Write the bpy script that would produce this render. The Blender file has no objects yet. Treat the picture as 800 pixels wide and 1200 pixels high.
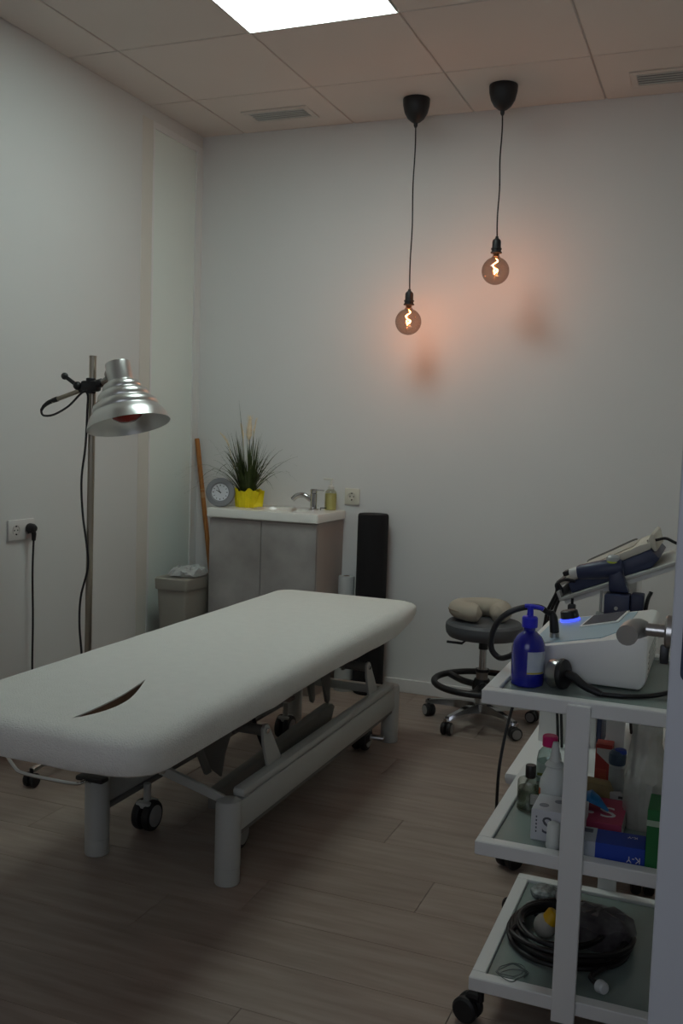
import bpy, bmesh, math, random
from math import sin, cos, pi, radians
from mathutils import Vector, Matrix, Euler, noise
random.seed(7)
S = bpy.context.scene
COL = S.collection
V = Vector

# ------------------------------------------------------------------ camera
def make_camera():
    yaw, pitch, roll = -0.377468, -0.08128, 0.032508
    f = V((sin(yaw)*cos(pitch), cos(yaw)*cos(pitch), sin(pitch)))
    r0 = V((cos(yaw), -sin(yaw), 0)); u0 = r0.cross(f)
    r = r0*cos(roll) + u0*sin(roll); u = -r0*sin(roll) + u0*cos(roll)
    cd = bpy.data.cameras.new('camera'); co = bpy.data.objects.new('camera', cd); COL.objects.link(co)
    cd.sensor_fit = 'VERTICAL'; cd.sensor_height = 36.0; cd.sensor_width = 24.0
    cd.lens = 1125.69/1200*36.0; cd.clip_start = 0.02
    M = Matrix(((r.x, u.x, -f.x), (r.y, u.y, -f.y), (r.z, u.z, -f.z))).to_4x4()
    M.translation = V((2.63188, -4.50763, 1.27529))
    co.matrix_world = M
    S.camera = co
make_camera()

# ------------------------------------------------------------------ world, exposure, daylight
S.view_settings.view_transform = 'Standard'; S.view_settings.look = 'None'
S.view_settings.gamma = 1.0; S.view_settings.use_curve_mapping = False
EXPOSURE = 0.0
PANEL = 12.7          # radiance of the ceiling panel
BULB_W = 2.1          # each smoked filament bulb
SKY = 3.8             # overcast sky outside the window behind the camera
S.view_settings.exposure = EXPOSURE
W = bpy.data.worlds.new('sky'); S.world = W; W.use_nodes = True
W.node_tree.nodes['Background'].inputs[0].default_value = (0.90, 0.868, 1.0, 1)
W.node_tree.nodes['Background'].inputs[1].default_value = SKY
S.cycles.use_denoising = True
S.cycles.max_bounces = 10; S.cycles.diffuse_bounces = 6; S.cycles.transparent_max_bounces = 16
S.cycles.sample_clamp_indirect = 4.0; S.cycles.caustics_reflective = False; S.cycles.caustics_refractive = False
def daylight_portal():
    ld = bpy.data.lights.new('window_daylight', 'AREA'); ld.shape = 'RECTANGLE'; ld.size = 1.5; ld.size_y = 1.3
    ld.cycles.is_portal = True
    o = bpy.data.objects.new('window_daylight', ld); COL.objects.link(o)
    o.location = (2.25, -5.34, 1.6); o.rotation_euler = (radians(90), 0, 0)   # shines towards +y
daylight_portal()

# ------------------------------------------------------------------ materials
def lin(h):
    h = h.lstrip('#'); c = [int(h[i:i+2], 16)/255 for i in (0, 2, 4)]
    return [x/12.92 if x <= .04045 else ((x+.055)/1.055)**2.4 for x in c]
MATS = {}
def mat(name, hexc, rough=.5, metal=0.0, var=0.0, vscale=8, bump=0.0, bscale=200, stretch=None, spec=None,
        hex2=None, alpha=None, emit=None, estr=0, trans=0.0, coat=0.0, rnd=0.0, detail=4, sheen=0):
    if name in MATS: return MATS[name]
    m = bpy.data.materials.new(name); m.use_nodes = True; nt = m.node_tree; N = nt.nodes; L = nt.links
    b = N['Principled BSDF']; c = lin(hexc)
    b.inputs['Base Color'].default_value = (*c, 1); b.inputs['Roughness'].default_value = rough
    b.inputs['Metallic'].default_value = metal
    if spec is not None: b.inputs['Specular IOR Level'].default_value = spec
    if trans: b.inputs['Transmission Weight'].default_value = trans
    if coat: b.inputs['Coat Weight'].default_value = coat
    if sheen: b.inputs['Sheen Weight'].default_value = sheen
    if alpha is not None: b.inputs['Alpha'].default_value = alpha
    if emit: b.inputs['Emission Color'].default_value = (*lin(emit), 1); b.inputs['Emission Strength'].default_value = estr
    if var or bump or rnd or hex2:
        tc = N.new('ShaderNodeTexCoord'); mp = N.new('ShaderNodeMapping')
        L.new(tc.outputs['Object'], mp.inputs[0])
        if stretch: mp.inputs['Scale'].default_value = stretch
        oi = N.new('ShaderNodeObjectInfo')
        if rnd:
            mu = N.new('ShaderNodeVectorMath'); mu.operation = 'SCALE'; mu.inputs[0].default_value = (37, 19, 11)
            L.new(oi.outputs['Random'], mu.inputs['Scale']); L.new(mu.outputs[0], mp.inputs['Location'])
        if var or hex2:
            nz = N.new('ShaderNodeTexNoise'); nz.inputs['Scale'].default_value = vscale; nz.inputs['Detail'].default_value = detail
            L.new(mp.outputs[0], nz.inputs['Vector'])
            rp = N.new('ShaderNodeValToRGB'); rp.color_ramp.elements[0].position = .3; rp.color_ramp.elements[1].position = .7
            c2 = lin(hex2) if hex2 else [x*(1-var) for x in c]
            rp.color_ramp.elements[0].color = (*c2, 1); rp.color_ramp.elements[1].color = (*c, 1)
            L.new(nz.outputs['Fac'], rp.inputs[0]); last = rp.outputs[0]
            if rnd:
                hs = N.new('ShaderNodeHueSaturation'); ma = N.new('ShaderNodeMapRange')
                ma.inputs['To Min'].default_value = 1-rnd; ma.inputs['To Max'].default_value = 1+rnd
                L.new(oi.outputs['Random'], ma.inputs[0]); L.new(ma.outputs[0], hs.inputs['Value'])
                L.new(last, hs.inputs['Color']); last = hs.outputs[0]
            L.new(last, b.inputs['Base Color'])
        if bump:
            n2 = N.new('ShaderNodeTexNoise'); n2.inputs['Scale'].default_value = bscale; n2.inputs['Detail'].default_value = 3
            L.new(mp.outputs[0], n2.inputs['Vector'])
            bp = N.new('ShaderNodeBump'); bp.inputs['Strength'].default_value = bump; bp.inputs['Distance'].default_value = .004
            L.new(n2.outputs['Fac'], bp.inputs['Height']); L.new(bp.outputs[0], b.inputs['Normal'])
    MATS[name] = m; return m
def glass_mat(name, tint, rim=None, gloss=1.0, rough=.02):
    """thin tinted glass: straight-through tinted transmission plus a Fresnel reflection"""
    m = bpy.data.materials.new(name); m.use_nodes = True; nt = m.node_tree; N = nt.nodes; L = nt.links
    N.remove(N['Principled BSDF']); out = N['Material Output']
    tr = N.new('ShaderNodeBsdfTransparent'); gl = N.new('ShaderNodeBsdfGlossy'); mx = N.new('ShaderNodeMixShader')
    gl.inputs['Roughness'].default_value = rough; gl.inputs['Color'].default_value = (gloss, gloss, gloss, 1)
    fw = N.new('ShaderNodeLayerWeight'); fw.inputs[0].default_value = .5
    fp = N.new('ShaderNodeMath'); fp.operation = 'POWER'; fp.inputs[1].default_value = 4
    fr = N.new('ShaderNodeMath'); fr.operation = 'MULTIPLY_ADD'; fr.inputs[1].default_value = .5; fr.inputs[2].default_value = .045
    L.new(fw.outputs['Facing'], fp.inputs[0]); L.new(fp.outputs[0], fr.inputs[0])
    t = lin(tint); tr.inputs[0].default_value = (*t, 1)
    if rim:   # a longer path through the glass near the outline absorbs more
        lw = N.new('ShaderNodeLayerWeight'); lw.inputs[0].default_value = .5
        mc = N.new('ShaderNodeMix'); mc.data_type = 'RGBA'
        pw = N.new('ShaderNodeMath'); pw.operation = 'POWER'; pw.inputs[1].default_value = 2.5
        L.new(lw.outputs['Facing'], pw.inputs[0]); L.new(pw.outputs[0], mc.inputs['Factor'])
        mc.inputs[6].default_value = (*t, 1); mc.inputs[7].default_value = (*lin(rim), 1)
        L.new(mc.outputs[2], tr.inputs[0])
    L.new(fr.outputs[0], mx.inputs[0]); L.new(tr.outputs[0], mx.inputs[1]); L.new(gl.outputs[0], mx.inputs[2])
    L.new(mx.outputs[0], out.inputs[0]); MATS[name] = m; return m

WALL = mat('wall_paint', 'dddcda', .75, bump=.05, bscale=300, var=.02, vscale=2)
WALL_L = mat('wall_paint_left_dimmed', 'd3d2cf', .75, bump=.05, bscale=300, var=.02, vscale=2)  # wall paint greyed for the left wall; lens vignetting put into the colour
TILE = mat('ceiling_tile', 'd6cdc6', .9, bump=.12, bscale=350, var=.03, vscale=3, rnd=.02)
GRID = mat('ceiling_grid', 'c6beb8', .8, var=.02)
WHITE = mat('white_lacquer', 'dcdcda', .4, var=.02, vscale=5)
PLANK = mat('oak_laminate', '9c8c80', .42, hex2='85746a', vscale=4, stretch=(1.0, 9, 9), rnd=.07, bump=.04, bscale=40, detail=8)
SUB = mat('underlay', '6a5c52', .9, var=.1)
OPAL = mat('opal_glass', 'e2e9e3', .16, var=.02, vscale=1.5, spec=.4)
CREAM = mat('cream_jamb', 'd3cfc6', .6, var=.04)
BASEB = mat('baseboard_white', 'e0dedc', .45, var=.02)
TERRY = mat('terry_cotton', 'e9e8e1', .95, var=.04, vscale=30, bump=.9, bscale=260, sheen=.3)
LINING = mat('brown_vinyl', '80654f', .6, var=.15, vscale=40)
FRAME = mat('grey_enamel', 'b4b5b0', .42, var=.03, vscale=6)
FRAMED = mat('dark_grey_enamel', '6f6d69', .5, var=.06)
STEEL = mat('brushed_steel', 'b4b2ae', .28, 1.0, var=.06, vscale=30)
CHROME = mat('chrome', 'c8c8c8', .1, 1.0, var=.02)
ALU = mat('spun_aluminium', 'd2d2cf', .33, 1.0, var=.04, vscale=20, bump=.03, bscale=120)
POLE = mat('nickel_pole', 'a39a8c', .35, .9, var=.06, vscale=30)
BLACK = mat('black_plastic', '161517', .45, var=.1)
RUBBER = mat('black_rubber', '1c1a1a', .6, var=.12)
BLACKF = mat('black_foam', '141214', .9, bump=.3, bscale=300, var=.2, vscale=40)
CONC = mat('concrete_laminate', 'b3aeaa', .6, hex2='8a8480', vscale=4, bump=.04, bscale=60, detail=8)
CABSIDE = mat('vanity_side_panel', 'b9aca3', .6, var=.05)
CERAM = mat('white_ceramic', 'e8e6df', .18, var=.01)
GREY = mat('bin_grey_plastic', '9b978d', .5, var=.04)
WOOD = mat('stick_wood', 'b5793a', .55, hex2='9c642d', vscale=9, stretch=(18, 18, 2))
YELLOW = mat('yellow_paper', 'f0dc10', .7, var=.12, vscale=25)
LEAF = mat('grass_green', '4a5828', .6, hex2='2b3717', vscale=20)
PLUME = mat('plume_beige', 'efdcbc', .9, var=.2, vscale=60)
SEAT = mat('grey_vinyl', '55575a', .5, var=.05, vscale=20, bump=.05, bscale=300)
PILLOW = mat('pillow_beige', 'b3aa9a', .85, var=.06, vscale=20, bump=.15, bscale=250)
NAVY = mat('navy_plastic', '2b3350', .45, var=.06)
OFFW = mat('offwhite_plastic', 'c9c3b4', .5, var=.03)
DEVW = mat('device_white', 'eae9e5', .4, var=.02)
DEVB = mat('panel_blue', 'a6bfcc', .35, var=.06, vscale=9)
SCREEN = mat('dark_screen', '7a767c', .15, var=.25, vscale=14)
SHELFG = mat('frosted_shelf_glass', '8d9b96', .22, var=.05, alpha=.8)
LIME = mat('lime_ring', 'b9c81e', .5, var=.05)
CLEAR = glass_mat('clear_plastic', 'd4dadb')
BAGM = glass_mat('bag_film', 'c9c9c6', rim='8f8f8c', rough=.25)
BLUEB = mat('cobalt_plastic', '141a96', .22, var=.15, vscale=6, coat=.3)
BLUEP = mat('cobalt_pump', '2a2ed0', .4, var=.05)
LABELM = mat('label_paper', 'a9b4cc', .6, hex2='c3c9d2', vscale=25)
SMOKE = glass_mat('smoked_bulb_glass', 'd6c8bf', rim='8f8078')
LETTER = mat('letter_grey', '55565c', .7, var=.03)
LETTERW = mat('letter_white', 'dcd6d8', .7, var=.03)
LETTERB = mat('letter_dark', '2a2a2e', .7, var=.03)

# ------------------------------------------------------------------ mesh helpers
def spline(pts, n=8, closed=False):
    pts = [V(p) for p in pts]; out = []; k = len(pts)
    rng = range(k) if closed else range(k-1)
    for i in rng:
        g = (lambda j: pts[j % k]) if closed else (lambda j: pts[max(0, min(k-1, j))])
        a, b, c, d = g(i-1), g(i), g(i+1), g(i+2)
        for s in range(n):
            t = s/n
            out.append(.5*((2*b) + (c-a)*t + (2*a-5*b+4*c-d)*t*t + (3*b-a-3*c+d)*t**3))
    if not closed: out.append(pts[-1])
    return out
def frame_of(ax):
    ax = V(ax).normalized(); h = V((0, 0, 1)) if abs(ax.z) < .9 else V((1, 0, 0))
    u = h.cross(ax).normalized(); return u, ax.cross(u), ax
class G:
    def __init__(s): s.bm = bmesh.new()
    def box(s, lo, hi, bev=0, rot=None, piv=None, seg=2):
        b = bmesh.new(); lo = V(lo); hi = V(hi)
        bmesh.ops.create_cube(b, size=1)
        for v in b.verts: v.co = V((lo[i] + (v.co[i]+.5)*(hi[i]-lo[i]) for i in range(3)))
        if bev: bmesh.ops.bevel(b, geom=b.edges[:], offset=bev, segments=seg, affect='EDGES', profile=.5)
        if rot is not None:
            c = V(piv) if piv is not None else (lo+hi)/2
            bmesh.ops.rotate(b, verts=b.verts, cent=c, matrix=rot.to_3x3() if hasattr(rot, 'to_3x3') else rot)
        return s.merge(b)
    def merge(s, b):
        me = bpy.data.meshes.new('t'); b.to_mesh(me); b.free(); s.bm.from_mesh(me); bpy.data.meshes.remove(me); return s
    def loft(s, rings, cap0=True, cap1=True, closed=True):
        R = [[s.bm.verts.new(p) for p in r] for r in rings]; n = len(R[0])
        for a, b in zip(R, R[1:]):
            for i in range(n if closed else n-1):
                j = (i+1) % n; s.bm.faces.new((a[i], a[j], b[j], b[i]))
        if cap0 and closed: s.bm.faces.new(R[0][::-1])
        if cap1 and closed: s.bm.faces.new(R[-1])
        return s
    def lathe(s, prof, o=(0, 0, 0), ax=(0, 0, 1), n=32, sx=1, sy=1):
        u, w, a = frame_of(ax); o = V(o); rings = []
        for r, h in prof:
            r = max(r, 1e-5)
            rings.append([o + a*h + u*(r*sx*cos(2*pi*i/n)) + w*(r*sy*sin(2*pi*i/n)) for i in range(n)])
        return s.loft(rings)
    def cyl(s, a, b, r, r2=None, n=20, bev=0):
        a, b = V(a), V(b); h = (b-a).length; r2 = r if r2 is None else r2
        pr = [(r, 0), (r2, h)] if not bev else [(r-bev, 0), (r, bev), (r2, h-bev), (r2-bev, h)]
        return s.lathe(pr, a, b-a, n)
    def tube(s, pts, r, n=10, closed=False, sub=8, straight=False):
        P = [V(p) for p in pts] if straight else spline(pts, sub, closed)
        m = len(P); rings = []; u = None
        for i, p in enumerate(P):
            t = (P[(i+1) % m]-P[i-1]) if closed else (P[min(i+1, m-1)]-P[max(i-1, 0)])
            t.normalize()
            if u is None: u = frame_of(t)[0]
            else:
                u = u - t*u.dot(t)
                u = u.normalized() if u.length > 1e-6 else frame_of(t)[0]
            w = t.cross(u); rr = r[min(i, len(r)-1)] if isinstance(r, (list, tuple)) else r
            rings.append([p + u*(rr*cos(2*pi*k/n)) + w*(rr*sin(2*pi*k/n)) for k in range(n)])
        if closed: rings.append(rings[0]); return s.loft(rings, False, False)
        return s.loft(rings)
    def sph(s, c, r, n=24, sc=(1, 1, 1)):
        b = bmesh.new(); bmesh.ops.create_uvsphere(b, u_segments=n, v_segments=n//2, radius=r)
        for v in b.verts: v.co = V((v.co.x*sc[0], v.co.y*sc[1], v.co.z*sc[2])) + V(c)
        return s.merge(b)
    def prism(s, poly, vec, bev=0):
        b = bmesh.new(); vec = V(vec)
        A = [b.verts.new(V(p)) for p in poly]; B = [b.verts.new(V(p)+vec) for p in poly]; n = len(A)
        b.faces.new(A[::-1]); b.faces.new(B)
        for i in range(n): b.faces.new((A[i], A[(i+1) % n], B[(i+1) % n], B[i]))
        bmesh.ops.recalc_face_normals(b, faces=b.faces)
        if bev: bmesh.ops.bevel(b, geom=b.edges[:], offset=bev, segments=2, affect='EDGES', profile=.5)
        return s.merge(b)
    def build(s, name, m, parent=None, loc=None, smooth=True, kind=None):
        bm = s.bm
        if not smooth is None: bmesh.ops.remove_doubles(bm, verts=bm.verts, dist=1e-6)
        bmesh.ops.recalc_face_normals(bm, faces=bm.faces)
        o = V((0, 0, 0))
        q = parent
        while q is not None: o = o + q.location; q = q.parent
        off = V(loc) if loc is not None else V((0, 0, 0))
        for v in bm.verts: v.co -= (o + off) if parent is None else (o + off)
        me = bpy.data.meshes.new(name); bm.to_mesh(me); bm.free()
        me.materials.append(m)
        if smooth:
            for p in me.polygons: p.use_smooth = True
            me.set_sharp_from_angle(angle=radians(32))
        ob = bpy.data.objects.new(name, me); COL.objects.link(ob); ob.parent = parent; ob.location = off
        if kind: ob['kind'] = kind
        return ob
def thing(name, label, cat, loc, group=None):
    o = bpy.data.objects.new(name, None); o.empty_display_size = .05; COL.objects.link(o); o.location = loc
    o['label'] = label; o['category'] = cat
    if group: o['group'] = group
    return o
def tag(o, label, cat, group=None):
    o['label'] = label; o['category'] = cat
    if group: o['group'] = group
    return o
def struct(name, g, m, parent=None, smooth=False):
    o = g.build(name, m, parent, smooth=smooth)
    if parent is None: o['kind'] = 'structure'
    return o
def text(s, size, M, m, parent, name='lettering', ext=.0003, align='CENTER'):
    cu = bpy.data.curves.new('f', 'FONT'); cu.body = s; cu.size = size; cu.align_x = align; cu.align_y = 'CENTER'; cu.extrude = ext; cu.resolution_u = 3
    ob = bpy.data.objects.new('f', cu); COL.objects.link(ob)
    dg = bpy.context.evaluated_depsgraph_get(); me = bpy.data.meshes.new_from_object(ob.evaluated_get(dg))
    bpy.data.objects.remove(ob); bpy.data.curves.remove(cu)
    o = V((0, 0, 0)); q = parent
    while q is not None: o = o + q.location; q = q.parent
    me.transform(Matrix.Translation(-o) @ M); me.materials.clear(); me.materials.append(m)
    r = bpy.data.objects.new(name, me); COL.objects.link(r); r.parent = parent; return r
def basis(o, x, y):
    x = V(x).normalized(); y = V(y); y = (y - x*y.dot(x)).normalized(); z = x.cross(y)
    M = Matrix((x, y, z)).transposed().to_4x4(); M.translation = V(o); return M

HC = 2.792
# ------------------------------------------------------------------ room shell
XR, YF, XF = 2.78, -5.3, 3.7      # right wall beside the trolley, front wall, right wall by the camera
fl = struct('floor', G().box((-.1, YF-.1, -.06), (XF+.1, .1, -.009)), SUB)
rh = .192; k = 0; y1 = 0.0
while y1 > YF:
    y0 = max(y1-rh, YF); off = [0, .43, .86, .2, .64, 1.07][k % 6]; x = -off
    xe = XR if y0 > -2.65 else XF
    while x < xe:
        a, b = max(x, 0), min(x+1.285, xe)
        if b-a > .02:
            G().box((a+.0006, y0+.0006, -.009), (b-.0006, y1-.0006, 0), .0006, seg=1).build('plank', PLANK, fl, ((a+b)/2, (y0+y1)/2, 0), smooth=False)
        x += 1.285
    y1 = y0; k += 1
ce = struct('ceiling', G().box((-.1, YF-.1, HC+.006), (XF+.1, .1, HC+.08)), GRID)
xs = [0, .246, .846, 1.446, 2.046, 2.646, 3.246, XF]; ys = [0, -.514] + [-.514-.6*i for i in range(1, 8)] + [YF]
for i in range(len(xs)-1):
    for j in range(len(ys)-1):
        if i == 2 and j == 2: continue
        a, b, c, d = xs[i], xs[i+1], ys[j+1], ys[j]
        if a > XR and j < 4: continue
        b = min(b, XR) if j < 4 else b
        g = .0028
        G().box((a+g, c+g, HC), (b-g, d-g, HC+.006), .003, seg=1).build('ceiling_tile', TILE, ce, ((a+b)/2, (c+d)/2, HC), smooth=False)
struct('wall_back', G().box((-.1, 0, 0), (XR+.12, .1, HC+.01)), WALL)
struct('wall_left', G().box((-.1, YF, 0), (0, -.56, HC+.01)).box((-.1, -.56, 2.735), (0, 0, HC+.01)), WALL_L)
struct('trim_1', G().box((-.1, -.56, 0), (.002, -.47, 2.735), .002), CREAM)
w1 = struct('window_1', G().box((-.09, -.012, 0), (.004, 0, 2.735)), WHITE)
G().box((-.08, -.47, 0), (.003, -.455, 2.735)).box((-.08, -.06, 0), (.003, -.012, 2.735)).box((-.08, -.455, 2.705), (.003, -.06, 2.735)).box((-.08, -.455, 0), (.003, -.06, .06)).build('window_frame', WHITE, w1, smooth=False)
G().box((-.03, -.455, .06), (-.006, -.06, 2.705)).build('pane', OPAL, w1, smooth=False)
struct('wall_right', G().box((XR, -2.66, 0), (XR+.1, 0, HC+.01)).box((XR+.1, -2.66, 0), (XF, -2.56, HC+.01)), WALL)
struct('wall_right', G().box((XF, YF, 0), (XF+.1, -2.56, HC+.01)), WALL)
wx0, wx1, wz0, wz1 = 1.5, 3.0, .95, 2.25
struct('wall_front', G().box((-.1, YF-.1, 0), (XF+.1, YF, wz0)).box((-.1, YF-.1, wz1), (XF+.1, YF, HC+.01)).box((-.1, YF-.1, wz0), (wx0, YF, wz1)).box((wx1, YF-.1, wz0), (XF+.1, YF, wz1)), WALL)
w2 = struct('window_2', G().box((wx0, YF-.08, wz0), (wx1, YF-.02, wz0+.05)).box((wx0, YF-.08, wz1-.05), (wx1, YF-.02, wz1)).box((wx0, YF-.08, wz0), (wx0+.05, YF-.02, wz1)).box((wx1-.05, YF-.08, wz0), (wx1, YF-.02, wz1)), WHITE)
G().box((wx0+.05, YF-.055, wz0+.05), (wx1-.05, YF-.05, wz1-.05)).build('pane', CLEAR, w2, smooth=False)
struct('baseboard_back', G().box((0.006, -.013, 0), (XR, 0, .066), .003), BASEB)
struct('baseboard_left', G().box((0, YF, 0), (.013, -.56, .066), .003), BASEB)
struct('baseboard_right', G().box((XR-.013, -2.66, 0), (XR, -.013, .066), .003), BASEB)

# ceiling panel lamp ------------------------------------------------
def ceiling_panel():
    x0, x1, y0, y1 = .846, 1.446, -1.714, -1.114
    t = thing('ceiling_light', 'square white lit panel lamp set flush in the tiled ceiling', 'ceiling light', ((x0+x1)/2, (y0+y1)/2, HC))
    g = G(); w = .008
    for lo, hi in (((x0, y0), (x1, y0+w)), ((x0, y1-w), (x1, y1)), ((x0, y0+w), (x0+w, y1-w)), ((x1-w, y0+w), (x1, y1-w))):
        g.box((lo[0]+.002, lo[1]+.002, HC-.003), (hi[0]-.002, hi[1]-.002, HC+.006))
    g.build('frame', WHITE, t, smooth=False)
    dm = mat('lit_diffuser', 'ffffff', .5, emit='ebfffc', estr=PANEL)
    G().box((x0+w, y0+w, HC), (x1-w, y1-w, HC+.005)).build('diffuser', dm, t, smooth=False)
ceiling_panel()
def vent(x0, x1, y0, y1, label):
    t = thing('ceiling_vent', label, 'air vent', ((x0+x1)/2, (y0+y1)/2, HC))
    g = G(); f = .028; z0 = HC-.006
    for lo, hi in (((x0-f, y0-f), (x1+f, y0)), ((x0-f, y1), (x1+f, y1+f)), ((x0-f, y0), (x0, y1)), ((x1, y0), (x1+f, y1))):
        g.box((lo[0], lo[1], z0), (hi[0], hi[1], HC), .002, seg=1)
    g.build('frame', mat('vent_white', 'cdc6bf', .5, var=.02), t, smooth=False)
    G().box((x0, y0, HC-.0015), (x1, y1, HC-.0005)).build('backing', mat('vent_dark', '7c7f80', .8, var=.05), t, smooth=False)
    n = 5
    for i in range(n):
        y = y0 + (y1-y0)*(i+.5)/n
        G().box((x0, y-.010, HC-.005), (x1, y+.010, HC-.0035), rot=Matrix.Rotation(radians(6), 3, 'X')).build('slat', mat('vent_slat', 'b4b8b6', .45, var=.03), t, smooth=False)
vent(.41, .695, -.285, -.17, 'small louvred ceiling vent near the left corner above the vanity')
vent(2.197, 2.56, -.275, -.145, 'louvred ceiling vent cut by the right edge of the photo')

# pendants ------------------------------------------------------------
FIL = mat('glowing_filament', 'ffb070', .5, emit='ffa860', estr=60)
def pendant(x, y, zs, label):
    t = thing('pendant_lamp', label, 'pendant lamp', (x, y, HC), 'pendant bulb lamps')
    G().lathe([(.0, 0), (.0605, 0), (.0615, -.004), (.060, -.03), (.052, -.062), (.038, -.086), (.02, -.101), (.010, -.106), (.009, -.118), (.005, -.126), (0, -.126)], (x, y, HC)).build('canopy', BLACK, t)
    cz = HC-.12; n = 10
    G().tube([(x + .002*sin(i*1.3), y, cz + (zs-cz)*i/n) for i in range(n+1)], .0033, 8).build('cord', BLACK, t)
    G().lathe([(0, .006), (.006, .004), (.008, -.004), (.017, -.012), (.019, -.02), (.019, -.046), (.0235, -.047), (.0235, -.052), (.0205, -.053), (.0205, -.062), (.0245, -.063), (.0245, -.068), (.016, -.069), (0, -.069)], (x, y, zs)).build('lamp_socket', BLACK, t)
    bz = zs-.069; R = .0600; cb = bz-.018-R*.95
    pr = [(.0135, bz-cb), (.0145, bz-cb-.01), (.019, bz-cb-.016)]
    a0 = math.asin(.021/R)
    for i in range(25):
        a = a0 + (pi-a0)*i/24; pr.append((R*sin(a), R*cos(a)))
    bulb = G().lathe(pr, (x, y, cb), n=40).build('bulb', SMOKE, t)
    G().cyl((x, y, bz+.002), (x, y, bz-.014), .0105, n=16).build('bulb_stem', mat('bulb_brass', 'a08a70', .3, .8, var=.05), bulb)
    pts = [(x + .012*sin(s*2*pi*1.6)*(.5+.5*sin(pi*s)), y + .012*cos(s*2*pi*1.6)*(.5+.5*sin(pi*s)), bz-.022 - s*.068) for s in [i/16 for i in range(17)]]
    G().tube(pts, .0016, 6, sub=4).build('filament', FIL, bulb)
    G().tube([(x, y, bz-.012), (x, y, bz-.05), (x+.002, y, bz-.09)], .0014, 6).build('filament_support', mat('bulb_wire', '8f7a66', .3, .8, var=.05), bulb)
    ld = bpy.data.lights.new('bulb_glow', 'POINT'); ld.energy = BULB_W; ld.color = (1.0, .35, .12); ld.shadow_soft_size = .012
    lo = bpy.data.objects.new('bulb_glow', ld); COL.objects.link(lo); lo.parent = t; lo.location = V((x, y, cb))-t.location
pendant(1.241, -.244, 1.942, 'black pendant with smoked globe bulb on the longer cord, hanging lower')
pendant(1.650, -.300, 2.150, 'black pendant with smoked globe bulb on the shorter cord, hanging higher')

# sockets ---------------------------------------------------------------
def socket_face(t, o, n, u, m):
    """round recess with two holes; o centre on the plate surface, n normal, u horizontal"""
    o, n, u = V(o), V(n), V(u)
    f = G().lathe([(.0205, .0), (.0215, .003), (.019, .003), (.0175, -.001), (0, -.001)], o, n, 28).build('socket_insert', m, t)
    for s in (-1, 1):
        G().cyl(o+u*(s*.0095)-n*.0015, o+u*(s*.0095)+n*.0006, .0032, n=10).build('contact_hole', RUBBER, f)
    for s in (-1, 1):
        c = o + V((0, 0, s*.0165)) + n*.001
        G().box(c-V((.003, .003, .003)), c+V((.003, .003, .003)), .001).build('earth_clip', RUBBER, f)
def socket_back():
    c = V((.902, 0, .962)); t = thing('wall_socket', 'single white wall socket on the back wall beside the soap bottle', 'socket', (c.x, 0, c.z))
    G().box((c.x-.040, -.010, c.z-.041), (c.x+.040, 0, c.z+.041), .004).build('cover_plate', mat('socket_ivory', 'd9d5c6', .4, var=.02), t)
    socket_face(t, (c.x, -.0105, c.z), (0, -1, 0), (1, 0, 0), mat('socket_ivory_b', 'cfcbbd', .4, var=.02))
socket_back()
def socket_left():
    yc, zc = -1.392, .847; t = thing('wall_socket', 'double white wall socket on the left wall with a black plug in it', 'socket', (0, yc, zc))
    G().box((0, yc-.077, zc-.042), (.011, yc+.077, zc+.042), .004).build('cover_plate', mat('socket_white', 'd0ccc8', .45, var=.02), t)
    for s in (-1, 1):
        socket_face(t, (.0115, yc+s*.036, zc), (1, 0, 0), (0, 1, 0), mat('socket_white_b', 'c9c4c0', .45, var=.02))
    p = thing('power_plug', 'black power plug in the left wall socket with its cord hanging down', 'plug', (.012, yc+.036, zc))
    y = yc+.036
    G().lathe([(0, 0), (.019, 0), (.021, .006), (.019, .024), (.012, .034), (0, .035)], (.0145, y, zc+.004), (1, 0, 0), 20).build('plug_body', BLACK, p)
    G().tube([(.034, y, zc+.002), (.038, y+.004, zc-.02), (.034, y+.007, zc-.045)], [.011, .010, .008, .006], 10, sub=1).build('strain_relief', BLACK, p)
    G().tube([(.034, y+.007, zc-.04), (.03, y+.006, zc-.18), (.032, y+.008, zc-.38), (.036, y+.002, zc-.6), (.05, y+.01, .06), (.10, y+.02, .008), (.2, y-.04, .006), (.32, y-.12, .006)], .0042, 8).build('cord', BLACK, p)
socket_left()

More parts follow.
